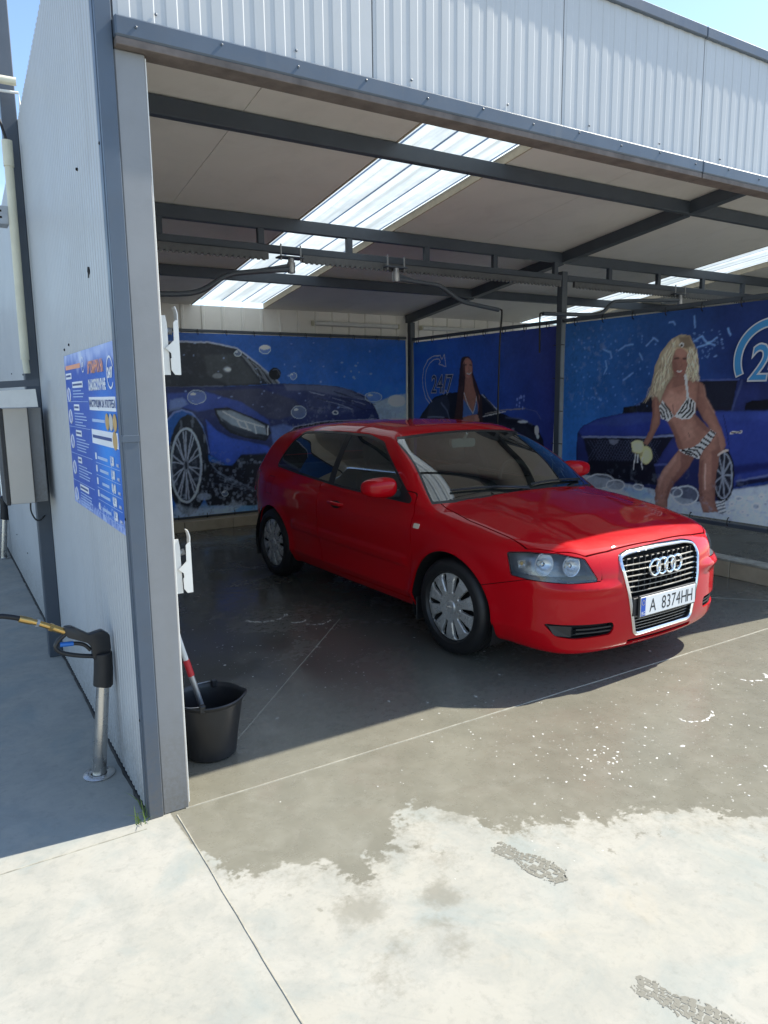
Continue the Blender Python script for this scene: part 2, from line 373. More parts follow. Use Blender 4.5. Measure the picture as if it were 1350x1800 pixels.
# fascia panels with shallow ribs facing -y
def fascia(x0, x1, z0, z1):
    V = []; F = []; xs = [(x0, 0.0)]; x = x0+0.012; k = 0; P = 0.082
    while x < x1-0.02:
        for fr, d in ((0.0, 0), (0.055, 1), (0.5, 1), (0.555, 0)):
            xx = x+fr*P
            if x0 < xx < x1-0.004: xs.append((xx, d*0.0019))
        x += P
    xs.append((x1, 0.0))
    for xx, d in xs: V += [(xx, -d, z0), (xx, -d, z1), (xx, 0.05, z0), (xx, 0.05, z1)]
    n = len(xs)
    for i in range(n-1):
        a, b = i*4, i*4+4; F += [(a, b, b+1, a+1), (a+2, a+3, b+3, b+2), (a+1, b+1, b+3, a+3), (a, a+2, b+2, b)]
    F += [(0, 1, 3, 2), (4*n-4, 4*n-2, 4*n-1, 4*n-3)]
    return mk('fascia_panel', V, F, 'panel_white', B)
xs = [0.055, 1.075]+[1.075+1.062*i for i in range(1, 10)]
for a, b in zip(xs[:-1], xs[1:]): fascia(a+0.003, min(b, XE+0.06)-0.003, 2.880, 3.555)
# post and corner flashing
def bx(name, mat, *a, c=0.004, parent=B): return MB().box(*a, c=c).build(name, mat, parent)
bx('post', 'post_grey', 0.052, 0.155, 0.0, 0.105, 0.0, 2.8195)
bx('corner_trim', 'trim_blue_grey', -0.004, 0.050, -0.006, 0.019, 0.0, 3.60, c=0.002)
bx('corner_trim', 'trim_blue_grey', -0.0065, -0.0015, 0.0195, 0.06, 0.0, 3.60, c=0.0015)
bx('trim_lap', 'trim_blue_grey', -0.0085, 0.0515, -0.0085, 0.02, 1.49, 1.515, c=0.001)
# front edge beam: lower channel, drip flange, top capping
xb = 0.0
while xb < XE:
    x1 = min(xb+3.19, XE+0.06)
    bx('edge_beam', 'trim_blue_grey', max(xb, 0.05)+0.002, x1-0.002, -0.040, 0.06, 2.846, 2.912, c=0.006)
    bx('drip_flange', 'rough_edge', max(xb, 0.05)+0.004, x1-0.004, -0.036, 0.058, 2.820, 2.8455, c=0.002)
    bx('top_capping', 'trim_blue_grey', xb+0.002, x1-0.002, -0.022, 0.10, 3.545, 3.60, c=0.004)
    xb += 3.19
# roof panels and corrugated skylight sheets
def roof_panel(x0, x1, y0=0.052, y1=6.32, th=0.06):
    m = MB(); V = [(x, y, zc(y)+d) for x in (x0, x1) for y in (y0, y1) for d in (0, th)]
    m.add(V, [(0, 1, 3, 2), (4, 6, 7, 5), (0, 4, 5, 1), (2, 3, 7, 6), (0, 2, 6, 4), (1, 5, 7, 3)]); return m.build('ceiling_panel', 'panel_ceiling', B)
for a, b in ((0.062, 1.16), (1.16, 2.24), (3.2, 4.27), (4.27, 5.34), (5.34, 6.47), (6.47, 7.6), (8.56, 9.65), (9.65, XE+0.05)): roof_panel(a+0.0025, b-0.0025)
def skylight(x0, x1):
    w = (x1-x0); n = 3.6; P = w/n; prof = []; x = x0-0.05
    while x < x1+0.06:
        for fr, h in ((0.0, 0.0), (0.70, 0.0), (0.76, 0.038), (0.94, 0.038)): prof.append((x+fr*P, h))
        x += P
    prof = [(min(a, x1+0.05), h) for a, h in prof if a < x1+0.05+P*0.2]
    V = []; F = []
    ys = [0.055+i*(6.30-0.055)/24 for i in range(25)]
    for y in ys:
        for a, h in prof: V.append((a, y, zc(y)+0.066+h))
    m = len(prof)
    for j in range(len(ys)-1):
        for i in range(m-1): F.append((j*m+i, (j+1)*m+i, (j+1)*m+i+1, j*m+i+1))
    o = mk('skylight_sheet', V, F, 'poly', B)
    for xx, sgn in ((x0, 1), (x1, -1)):   # cut edge of the sandwich panel closing the side of the opening
        q = MB(); a0, a1 = sorted((xx, xx+sgn*0.014))
        q.add([(x, y, zc(y)+d) for x in (a0, a1) for y in (0.056, 6.30) for d in (-0.004, 0.062)], [(0, 1, 3, 2), (4, 6, 7, 5), (0, 4, 5, 1), (2, 3, 7, 6), (0, 2, 6, 4), (1, 5, 7, 3)])
        q.build('panel_edge', 'panel_core', B)
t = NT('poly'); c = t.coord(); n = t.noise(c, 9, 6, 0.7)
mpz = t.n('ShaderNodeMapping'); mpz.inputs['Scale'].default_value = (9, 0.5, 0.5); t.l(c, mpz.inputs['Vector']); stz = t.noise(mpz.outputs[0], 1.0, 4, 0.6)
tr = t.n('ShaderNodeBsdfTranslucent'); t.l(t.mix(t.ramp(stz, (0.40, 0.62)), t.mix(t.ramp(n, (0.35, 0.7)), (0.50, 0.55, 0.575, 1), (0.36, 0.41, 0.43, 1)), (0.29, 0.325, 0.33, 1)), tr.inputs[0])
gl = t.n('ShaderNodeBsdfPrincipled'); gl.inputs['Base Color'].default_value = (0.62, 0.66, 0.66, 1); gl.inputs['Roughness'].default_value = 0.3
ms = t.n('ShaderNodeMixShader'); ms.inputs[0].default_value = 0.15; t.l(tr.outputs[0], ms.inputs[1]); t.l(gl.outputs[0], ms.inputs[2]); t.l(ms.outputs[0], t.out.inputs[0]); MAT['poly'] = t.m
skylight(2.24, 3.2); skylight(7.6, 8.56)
# purlins (along x) and rafters (along y)
def purlin(y, x0=0.07, x1=XE):
    m = MB(); m.box(x0, x1, y-0.03, y+0.03, zc(y)-0.108, zc(y)-0.005, c=0.004); return m.build('purlin', 'steel_grey', B)
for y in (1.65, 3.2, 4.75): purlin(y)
def rafter(x, y0, y1):
    m = MB(); V = [(xx, y, zc(y)+d) for xx in (x-0.045, x+0.045) for y in (y0, y1) for d in (-0.112, -0.004)]
    m.add(V, [(0, 1, 3, 2), (4, 6, 7, 5), (0, 4, 5, 1), (2, 3, 7, 6), (0, 2, 6, 4), (1, 5, 7, 3)]); m.build('rafter', 'steel_grey', B)
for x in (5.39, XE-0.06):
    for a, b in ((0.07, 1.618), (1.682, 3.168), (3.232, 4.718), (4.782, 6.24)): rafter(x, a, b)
# wedge rail beneath the middle purlin
bx('hanging_rail', 'steel_grey', 0.07, 5.345, 3.16, 3.225, 2.842, 2.902); bx('hanging_rail', 'steel_grey', 5.435, XE, 3.16, 3.225, 2.842, 2.902)
for i in range(12):
    x = 1.043+0.845*(i-1)
    if abs(x-5.39) > 0.1: bx('rail_stub', 'steel_grey', x-0.028, x+0.028, 3.172, 3.216, 2.903, 3.03, c=0.003)
# posts of the divider
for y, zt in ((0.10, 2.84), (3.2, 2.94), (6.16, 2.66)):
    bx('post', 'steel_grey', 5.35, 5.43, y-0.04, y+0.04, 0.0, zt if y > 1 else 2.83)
    bx('base_plate', 'galv', 5.31, 5.47, y-0.08, y+0.08, 0.166, 0.178, c=0.002)
bx('post', 'steel_grey', XE-0.10, XE-0.01, 0.06, 0.15, 0.0, 2.83)
# back wall: ribbed white sheet
def back_wall(x0, x1, z1, y=6.30, P=0.26):
    V = []; F = []; xs = []; x = x0
    while x < x1:
        for fr, d in ((0, 0), (0.80, 0), (0.85, 0.02), (0.95, 0.02)):
            if x+fr*P < x1: xs.append((x+fr*P, d))
        x += P
    xs.append((x1, 0))
    for xx, d in xs: V += [(xx, y-d, 0), (xx, y-d, z1), (xx, y+0.05, 0), (xx, y+0.05, z1)]
    m = len(xs)
    for i in range(m-1):
        a, b = i*4, i*4+4; F += [(a, b, b+1, a+1), (a+2, a+3, b+3, b+2), (a+1, b+1, b+3, a+3)]
    F += [(0, 1, 3, 2), (4*m-4, 4*m-2, 4*m-1, 4*m-3)]
    return mk('back_wall_panel', V, F, 'panel_ceiling' if x0 > 0 else 'panel_white', B)
back_wall(0.065, 5.388, zc(6.3)-0.004); back_wall(5.392, XE+0.05, zc(6.3)-0.004)
back_wall(-6.0, -0.01, 2.62, P=0.5)
# tiled kerb along the back, kerb under the divider with a pale nosing
x = 0.07
while x < 5.2:
    bx('kerb_block', 'kerb_tile', x+0.002, min(x+0.62, 5.31)-0.002, 6.02+random.uniform(-.002, .002), 6.26, 0.0, 0.132+random.uniform(-.002, .002), c=0.006); x += 0.62
y = 0.0
while y < 6.0:
    bx('kerb_block', 'kerb_tile', 5.315+random.uniform(-.002, .002), 5.475, y+0.002, min(y+1.0, 6.018)-0.002, 0.0, 0.142, c=0.004)
    bx('kerb_nosing', 'seal', 5.312, 5.478, y+0.003, min(y+1.0, 6.018)-0.003, 0.1425, 0.165, c=0.004); y += 1.0
x = 5.48
while x < XE: bx('kerb_block', 'kerb_tile', x+0.002, min(x+0.62, XE)-0.002, 6.02, 6.26, 0.0, 0.132, c=0.006); x += 0.62
# side post outside, on the left wall
bx('side_post', 'steel_grey', -0.085, -0.004, 2.20, 2.28, 0.0, 4.3)
# ------------------------------------------------------------------ the red hatchback
# car space: u = metres behind the nose, v = towards the passenger side (seen side), z = up
def smax(a, b, k): h = np.maximum(k-np.abs(a-b), 0)/k; return np.maximum(a, b)+h*h*k*0.25
def smin(a, b, k): return -smax(-a, -b, k)
_PW = {}
def pw(x, P):
    """smooth (monotone-ish) piecewise curve: linear interpolation of a pre-smoothed table"""
    key = tuple(P)
    if key in _PW: return np.interp(x, *_PW[key])
    X = np.array([p[0] for p in P], float); Yv = np.array([p[1] for p in P], float)
    xx = np.linspace(X[0]-1, X[-1]+1, 1200); yy = np.interp(xx, X, Yv)
    w = max(3, int(0.16/(xx[1]-xx[0]))) | 1; ker = np.hanning(w+2)[1:-1]; ker /= ker.sum()
    yy = np.convolve(np.pad(yy, w//2, mode='edge'), ker, 'valid')
    _PW[key] = (xx, yy); return np.interp(x, xx, yy)
AX_F, AX_R, ZH = 0.935, 3.463, 0.282
ARCH = {0.935: 0.382, 3.463: 0.370}
def car_sdf(u, v, z):
    av = np.sqrt(v*v+1e-4)
    # ---- lower body
    zz = np.clip(z, 0.1, 1.1)
    prof = np.interp(zz, [0.10, 0.20, 0.26, 0.315, 0.35, 0.42, 0.55, 0.68, 0.76, 0.84, 0.92, 1.0, 1.1],
                     [0.770, 0.815, 0.846, 0.874, 0.8705, 0.866, 0.874, 0.882, 0.880, 0.866, 0.842, 0.812, 0.76])
    plan = pw(u, [(-0.3, -0.10), (0.2, -0.045), (0.55, -0.012), (0.95, 0.0), (2.2, 0.003), (3.3, -0.004), (3.7, -0.035), (4.05, -0.10), (4.4, -0.16)])
    arch = 0.0
    for ux in (AX_F, AX_R):
        r = np.sqrt((u-ux)**2+(z-ZH)**2); arch = arch+0.014*np.exp(-((r-ARCH[ux])/0.045)**2)
    rub = 0.010*np.exp(-((z-0.525-0.012*(u-2.0))/0.036)**8)*np.clip((u-1.36)*20, 0, 1)*np.clip((3.08-u)*20, 0, 1)
    side = av-(prof+plan+arch+rub)
    q = av/0.88
    uf = 0.17*av**2+0.30*q**7+0.55*np.maximum(z-0.46, 0)**2+1.0*np.maximum(0.36-z, 0)**2
    # bumper ledge below the lamps and the leading edge of the bonnet
    uf = uf-0.026*np.clip(1-np.abs(z-0.560)/0.045-0.0, 0, 1)**1.0*np.clip((av-0.34)*6, 0, 1)*np.clip((0.84-av)*8, 0, 1)
    front = (uf-u)/np.sqrt(1+(0.34*av+2.4*q**6)**2)
    ur = 4.203-0.13*av**2-0.22*q**8-0.35*np.maximum(z-0.62, 0)**2-0.7*np.maximum(0.45-z, 0)**2
    rear = (u-ur)/np.sqrt(1+(0.26*av+2.0*q**7)**2)
    zt = pw(u, [(-0.2, 0.60), (0.0, 0.715), (0.10, 0.775), (0.25, 0.828), (0.50, 0.888), (0.80, 0.932), (1.10, 0.965), (1.40, 0.990), (2.2, 1.0), (3.4, 1.045), (4.2, 1.04)])
    crown = 0.055*(av/0.8)**2+0.035*(av/0.8)**6
    top = (z-(zt-crown+0.010*np.exp(-((av-0.60)/0.07)**2)*np.clip((1.3-u)*2, 0, 1)))*0.96
    bot = (0.185+0.02*np.clip((u-3.4)*2, 0, 1)-0.012*np.clip((0.6-u)*2, 0, 1))-z
    low = smax(side, top, 0.11); low = smax(low, smax(front, rear, 0.05), 0.11); low = smax(low, bot, 0.06)
    # ---- greenhouse
    zg = np.maximum(z-0.90, 0)
    gplan = pw(u, [(0.8, -0.03), (1.4, 0.0), (2.3, 0.004), (3.0, -0.012), (3.5, -0.045), (4.0, -0.10), (4.4, -0.16)])
    gs = (av-(0.842-0.34*zg-0.42*zg**2+gplan))*0.90
    wsn = np.array([0.455, 0.0, 0.890])
    ws = (-(u-(1.10+0.12*av**2+0.34*av**4))*0.47+(z-0.955)*0.885)-0.030*np.exp(-((z-1.16)/0.16)**2)
    zr = pw(u, [(1.2, 1.27), (1.75, 1.365), (2.0, 1.397), (2.4, 1.420), (2.8, 1.416), (3.2, 1.392), (3.6, 1.345), (4.0, 1.28)])
    rf = z-(zr-0.060*av**2-0.10*(av/0.65)**6*0.4)
    ht = ((u-(4.07-0.10*av**2))*0.80+(z-0.98)*0.60)-0.025*np.exp(-((z-1.15)/0.15)**2)
    gr = smax(gs, rf, 0.085); gr = smax(gr, ws, 0.035); gr = smax(gr, ht, 0.06)
    gr = smax(gr, 0.7-z, 0.02)
    return smin(low, gr, 0.022)
def sdf_grad(P, e=1e-3):
    g = np.empty_like(P)
    for i in range(3):
        d = np.zeros(3); d[i] = e; g[:, i] = (car_sdf(*(P+d).T)-car_sdf(*(P-d).T))/(2*e)
    return g
def surface_nets(h):
    us = np.arange(-0.04, 4.26, h); vs = np.arange(-0.93, 0.93+h, h); zs = np.arange(0.14, 1.47, h)
    U, Vv, Z = np.meshgrid(us, vs, zs, indexing='ij'); D = car_sdf(U, Vv, Z); s = D < 0
    nx, ny, nzz = D.shape
    c = np.zeros((nx-1, ny-1, nzz-1), np.int8)
    for i in (0, 1):
        for j in (0, 1):
            for k in (0, 1): c += s[i:nx-1+i, j:ny-1+j, k:nzz-1+k]
    act = (c > 0) & (c < 8); idx = -np.ones(act.shape, np.int64); idx[act] = np.arange(act.sum())
    ii, jj, kk = np.nonzero(act); P = np.stack([us[ii]+h/2, vs[jj]+h/2, zs[kk]+h/2], 1)
    Q = []
    def quads(sa, sb, o1, o2, flip):
        a = s[sa]; b = s[sb]; ch = np.nonzero(a != b); base = [x+1 if ax in (o1, o2) else x for ax, x in enumerate(ch)]
        def cell(d1, d2):
            cc = [x.copy() for x in base]; cc[o1] = cc[o1]-d1; cc[o2] = cc[o2]-d2; return idx[cc[0], cc[1], cc[2]]
        q = np.stack([cell(1, 1), cell(0, 1), cell(0, 0), cell(1, 0)], 1); inside = a[ch]
        if flip: inside = ~inside
        q[~inside] = q[~inside][:, ::-1]; Q.append(q)
    sl = slice(None); m = slice(1, -1); a0, a1 = slice(0, -1), slice(1, None)
    quads((a0, m, m), (a1, m, m), 1, 2, False); quads((m, a0, m), (m, a1, m), 0, 2, True); quads((m, m, a0), (m, m, a1), 0, 1, False)
    Q = np.concatenate(Q); Q = Q[(Q >= 0).all(1)]
    # relax towards even spacing, projecting back on to the surface
    for it in range(5):
        acc = np.zeros_like(P); cnt = np.zeros(len(P))
        for k in range(4):
            a, b = Q[:, k], Q[:, (k+1) % 4]
            np.add.at(acc, a, P[b]); np.add.at(cnt, a, 1); np.add.at(acc, b, P[a]); np.add.at(cnt, b, 1)
        P = 0.5*P+0.5*acc/cnt[:, None]
        for _ in range(2):
            g = sdf_grad(P); d = car_sdf(*P.T); P = P-g*(d/np.maximum((g*g).sum(1), 0.25))[:, None]
    return P, Q
CV, CQ = surface_nets(0.0142)
CT = np.concatenate([CQ[:, [0, 1, 2]], CQ[:, [0, 2, 3]]])
CL = np.zeros(len(CT), np.int32)                     # region label per triangle
_g = sdf_grad(CV); CN = _g/np.linalg.norm(_g, axis=1)[:, None]

def poly_sd(P, poly, r=0.0):
    """signed distance (inside < 0) of 2-D points to a polygon"""
    poly = np.array(poly, float); d = np.full(len(P), 1e9); ins = np.zeros(len(P), bool); n = len(poly)
    for i in range(n):
        a = poly[i]; b = poly[(i+1) % n]; e = b-a; w = P-a
        t = np.clip((w@e)/max(e@e, 1e-12), 0, 1); q = w-t[:, None]*e; d = np.minimum(d, (q*q).sum(1))
        c = ((a[1] > P[:, 1]) != (b[1] > P[:, 1])); xs_ = a[0]+(P[:, 1]-a[1])*(b[0]-a[0])/(b[1]-a[1]+1e-15)
        ins ^= c & (P[:, 0] < xs_)
    d = np.sqrt(d); return np.where(ins, -d, d)-r
def cut(g, sel, lab):
    """split triangles of label in `sel` along g=0; the g<0 side takes `lab`"""
    global CV, CT, CL, CN
    gt = g[CT]; use = np.isin(CL, sel); neg = (gt < 0).sum(1)
    full = use & (neg == 3); CL = CL.copy(); CL[full] = lab
    cr = np.nonzero(use & (neg > 0) & (neg < 3))[0]
    if not len(cr): return
    T = CT[cr].copy(); G = g[T]; ng = (G < 0).sum(1)
    odd = np.where(ng == 1, np.argmax(G < 0, 1), np.argmax(G >= 0, 1))
    ar = np.arange(len(T)); A, Bq, Cq = T[ar, odd], T[ar, (odd+1) % 3], T[ar, (odd+2) % 3]
    def mid(a, b):
        lo, hi = np.minimum(a, b), np.maximum(a, b); return lo.astype(np.int64)*10000000+hi
    keys = np.concatenate([mid(A, Bq), mid(A, Cq)]); uk, inv = np.unique(keys, return_inverse=True)
    lo, hi = uk//10000000, uk % 10000000; t = np.clip(g[lo]/(g[lo]-g[hi]+1e-15), 0.002, 0.998)[:, None]
    NP = CV[lo]+(CV[hi]-CV[lo])*t; NN = CN[lo]+(CN[hi]-CN[lo])*t; NN /= np.linalg.norm(NN, axis=1)[:, None]
    b0 = len(CV); m1, m2 = b0+inv[:len(T)], b0+inv[len(T):]
    CV = np.concatenate([CV, NP]); CN = np.concatenate([CN, NN])
    t1 = np.stack([A, m1, m2], 1); t2 = np.stack([m1, Bq, Cq], 1); t3 = np.stack([m1, Cq, m2], 1)
    la = np.where(ng == 1, lab, CL[cr]); lb = np.where(ng == 1, CL[cr], lab)
    keep = np.ones(len(CT), bool); keep[cr] = False
    CT = np.concatenate([CT[keep], t1, t2, t3]); CL = np.concatenate([CL[keep], la, lb, lb])

def sideP(): return CV[:, [0, 2]]
def frontP(): return CV[:, [1, 2]]
BIG = 1.0
# region labels
SHELL, SEAM, GONE, GLASS_S, GLASS_W, GLASS_R, TRIM, DOOR, HOOD, LAMP, GRILLE, INTAKE, BUMP, BPIL, TAIL, HATCH = range(16)
# ---- wheel arches and underside
for ux in (AX_F, AX_R):
    g = np.sqrt((CV[:, 0]-ux)**2+(CV[:, 2]-ZH)**2)-ARCH[ux]; g = np.where(np.abs(CV[:, 1]) > 0.45, g, BIG); cut(g, [SHELL], GONE)
# ---- side glass, black surround, B pillar
DLO = [(1.375, 0.922), (2.28, 0.940), (2.90, 0.972), (3.53, 1.006), (3.50, 1.075), (3.40, 1.215), (3.28, 1.295), (3.0, 1.312), (2.60, 1.316), (2.20, 1.310), (1.96, 1.268), (1.60, 1.060)]
def side_cut(poly, off, sel, lab):
    P = sideP(); g = poly_sd(P, poly)-off; g = np.where((np.abs(CV[:, 1]) > 0.40), g, BIG)
    # keep away from the windscreen and tailgate faces
    g = np.where(np.abs(CN[:, 1]) > 0.35, g, np.maximum(g, 0.01)); cut(g, sel, lab)
DLO_R = round_poly(DLO, 0.03, 4)
side_cut(DLO_R, 0.016, [SHELL], TRIM); side_cut(DLO_R, -0.002, [TRIM], GLASS_S)
side_cut([(2.40, 0.88), (2.49, 0.88), (2.52, 1.40), (2.45, 1.40)], 0, [GLASS_S], BPIL)
side_cut([(1.30, 0.80), (1.60, 0.80), (1.52, 1.055), (1.30, 1.0)], 0, [GLASS_S], BPIL)       # mirror triangle
# ---- windscreen
def ws_field(grow=0.0):
    u, v, z = CV.T; av = np.abs(v)
    # height along the glass and half width at that height
    hw = 0.765-0.38*(z-0.93)
    g = np.maximum(av-hw, np.maximum((0.962-0.06*av**2)-z, z-(1.340-0.085*av**2)))
    m = (CN[:, 0] < -0.20) & (CN[:, 2] > 0.3) & (u > 0.85) & (u < 2.15)
    return np.where(m, g-grow, np.maximum(g, 0.02))
cut(ws_field(0.010), [SHELL, TRIM], TRIM); cut(ws_field(-0.004), [TRIM], GLASS_W)
# ---- rear screen
u_, v_, z_ = CV.T
g = np.maximum(np.abs(v_)-(0.60-0.25*(z_-1.0)), np.maximum(1.05-z_, z_-1.29)); g = np.where((CN[:, 0] > 0.45) & (u_ > 3.5), g, np.maximum(g, 0.02)); cut(g, [SHELL, TRIM], GLASS_R)
# ---- tail lamps
g = poly_sd(CV[:, [1, 2]]*np.array([1, 1]), [(0.50, 0.72), (0.90, 0.74), (0.90, 0.93), (0.56, 0.93)]); u_, v_, z_ = CV.T
g = np.where(u_ > 3.86, poly_sd(np.stack([np.abs(v_), z_], 1), [(0.50, 0.74), (0.95, 0.76), (0.95, 0.93), (0.56, 0.93)]), BIG); cut(g, [SHELL], TAIL)
# ---- head lamps: outline seen from 40 degrees off the nose
def lampP():
    a = rad(38); av = np.abs(CV[:, 1]); return np.stack([av*math.cos(a)+CV[:, 0]*math.sin(a), CV[:, 2]], 1)
LAMP_P = round_poly([(0.455, 0.603), (0.62, 0.600), (0.84, 0.606), (0.922, 0.614), (0.940, 0.736), (0.83, 0.750), (0.674, 0.749), (0.530, 0.722)], 0.008, 3)
g = poly_sd(lampP(), LAMP_P); g = np.where(CV[:, 0] < 0.62, g, BIG); cut(g-0.004, [SHELL], SEAM); cut(np.where(CV[:, 0] < 0.62, poly_sd(lampP(), LAMP_P), BIG), [SEAM], LAMP)
# ---- grille opening and lower intakes
GR_P = round_poly([(-0.262, 0.262), (0.262, 0.262), (0.318, 0.50), (0.354, 0.66), (0.345, 0.712), (0.26, 0.731), (0.0, 0.738), (-0.26, 0.731), (-0.345, 0.712), (-0.354, 0.66), (-0.318, 0.50)], 0.035, 4)
g = poly_sd(frontP(), GR_P)-0.012; g = np.where(CV[:, 0] < 0.35, g, BIG); cut(g, [SHELL, SEAM], GRILLE)
INT_P = round_poly([(0.44, 0.290), (0.66, 0.282), (0.735, 0.295), (0.775, 0.368), (0.43, 0.362), (0.42, 0.32)], 0.015, 3)
g = poly_sd(np.stack([np.abs(CV[:, 1]), CV[:, 2]], 1), INT_P); g = np.where(CV[:, 0] < 0.5, g, BIG); cut(g, [SHELL], INTAKE)
LOW_P = [(-0.30, 0.205), (0.30, 0.205), (0.30, 0.232), (-0.30, 0.232)]
g = poly_sd(frontP(), LOW_P); g = np.where(CV[:, 0] < 0.35, g, BIG); cut(g, [SHELL], INTAKE)
# ---- shut lines: bonnet, door, bumper, fuel flap, tailgate
TMP = 99
def seam(gfun, w=0.0026, inner=SHELL):
    """open a gap 2w wide along g=0; what lies inside takes the label `inner`"""
    cut(gfun()-w, [SHELL], TMP); cut(gfun()+w, [TMP], 98)
    CL[CL == TMP] = SEAM; CL[CL == 98] = inner
def hood_line():
    u, v, z = CV.T; av = np.abs(v); edge = 0.772-0.05*np.clip((u-0.85)*2.5, 0, 1)
    g = np.maximum(av-edge, np.maximum(np.interp(av, [0, 0.40, 0.56, 0.68, 0.77, 0.9], [0.098, 0.113, 0.135, 0.232, 0.365, 0.50])-u, u-(1.14+0.18*av**2))); return np.where(CN[:, 2] > 0.2, g, np.maximum(g, 0.02))
seam(hood_line, 0.0038, HOOD)
DOOR_P = round_poly([(1.335, 0.98), (1.315, 0.60), (1.345, 0.268), (2.50, 0.268), (2.565, 0.40), (2.60, 0.70), (2.60, 1.02)], 0.05, 4)
def door_line():
    g = poly_sd(sideP(), DOOR_P); return np.where((np.abs(CV[:, 1]) > 0.5) & (np.abs(CN[:, 1]) > 0.3), g, BIG)
seam(door_line, 0.0036, DOOR)
def bump_line():
    u, v, z = CV.T; av = np.abs(v); zb = 0.602+0.40*np.clip((0.50-av)/0.03, 0, 1)-0.28*np.clip(u-0.33, 0, 0.4); g = np.maximum(z-zb, u-0.80); return np.where(u < 0.9, g, BIG)
seam(bump_line, 0.0022, BUMP)
def rear_bump():
    u, v, z = CV.T; return np.where(u > 3.3, np.maximum(z-0.60, 3.86-u), BIG)
seam(rear_bump, 0.0022, BUMP)
def flap():
    return np.where((CV[:, 1] > 0.5) & (np.abs(CN[:, 1]) > 0.5), np.abs(CV[:, 0]-3.42)*0+np.maximum(np.abs(CV[:, 0]-3.55), np.abs(CV[:, 2]-0.83))-0.075, BIG)
seam(flap, 0.0018)
def gate():
    u, v, z = CV.T; return np.where((CN[:, 0] > 0.2) & (u > 3.4), np.maximum(np.abs(v)-(0.70-0.2*np.maximum(z-0.95, 0)), np.maximum(0.60-z, z-1.325)), BIG)
seam(gate)

# ---- car materials
t = NT('car_red'); c = t.coord()
n1 = t.noise(c, 900, 2, 0.5)
bs = t.bsdf(**{'Base Color': (0.45, 0.0008, 0.006, 1), 'Roughness': 0.55, 'Metallic': 0.0, 'Specular IOR Level': 0.05, 'Coat IOR': 1.34, 'Coat Weight': 1.0, 'Coat Roughness': 0.035})
bs.inputs['Base Color'].default_value = (0.45, 0.0008, 0.006, 1)
dl = t.noise(c, 3.0, 6, 0.7); t.l(t.ramp(dl, (0.4, 0.7, 0.008, 0.03)), bs.inputs['Coat Roughness'])
MAT['car_red'] = t.m
def glass(name, tint, alpha, refl=1.6):
    t = NT(name); tr = t.n('ShaderNodeBsdfTransparent'); tr.inputs[0].default_value = tint
    gl = t.n('ShaderNodeBsdfGlossy'); gl.inputs['Roughness'].default_value = 0.012; gl.inputs['Color'].default_value = (1, 1, 1, 1)
    fr = t.n('ShaderNodeFresnel'); fr.inputs['IOR'].default_value = 1.52
    geo = t.n('ShaderNodeNewGeometry'); k = t.math('MULTIPLY', t.math('MULTIPLY_ADD', fr.outputs[0], refl, 0.02), t.math('SUBTRACT', 1.0, geo.outputs['Backfacing']))
    ms = t.n('ShaderNodeMixShader'); t.l(k, ms.inputs[0]); t.l(tr.outputs[0], ms.inputs[1]); t.l(gl.outputs[0], ms.inputs[2]); t.l(ms.outputs[0], t.out.inputs[0]); MAT[name] = t.m
glass('car_glass', (0.42, 0.52, 0.48, 1), 0.3, 2.5); glass('lamp_glass', (0.94, 0.96, 0.97, 1), 0.1, 0.7)
pmat('chrome', (0.80, 0.81, 0.83), 0.07, 1.0, 0.02)
pmat('satin_chrome', (0.44, 0.44, 0.43), 0.28, 1.0, 0.04)
pmat('wheel_silver', (0.50, 0.50, 0.485), 0.28, 0.45, 0.06, 12, dirt=0.08)
pmat('tyre', (0.012, 0.012, 0.013), 0.5, 0, 0.2, 8, bump=0.15, bscale=120)
pmat('cabin_dark', (0.020, 0.021, 0.023), 0.75, 0, 0.2, 8)
pmat('seat_grey', (0.045, 0.046, 0.05), 0.9, 0, 0.2, 20)
pmat('cabin_light', (0.33, 0.34, 0.32), 0.8)
pmat('gap_black', (0.004, 0.004, 0.004), 0.9)
pmat('lamp_grey', (0.22, 0.24, 0.265), 0.3, 0.4)
pmat('bowl_silver', (0.62, 0.65, 0.68), 0.22, 0.55)
pmat('plate_white', (0.78, 0.79, 0.78), 0.4, 0, 0.03); pmat('plate_black', (0.01, 0.01, 0.012), 0.45); pmat('plate_blue', (0.01, 0.08, 0.45), 0.4)
pmat('tail_red', (0.35, 0.005, 0.005), 0.12); pmat('orange_lens', (0.7, 0.62, 0.5), 0.15)

CAR_A = 0.043; CAR_S = 1.015
fdw = Vector((math.sin(CAR_A), -math.cos(CAR_A), 0)); pdw = Vector((math.cos(CAR_A), math.sin(CAR_A), 0))
car = empty('red_hatchback', (3.012+0.0, -0.077, 0), 'glossy red three-door hatchback parked nose out in the wash bay', 'car')
# parent-space axes: x' = u (rearwards), y' = v, z
car.matrix_world = Matrix((( -fdw.x*CAR_S, -pdw.x*CAR_S, 0, 3.012), (-fdw.y*CAR_S, -pdw.y*CAR_S, 0, -0.077), (0, 0, CAR_S, 0), (0, 0, 0, 1)))

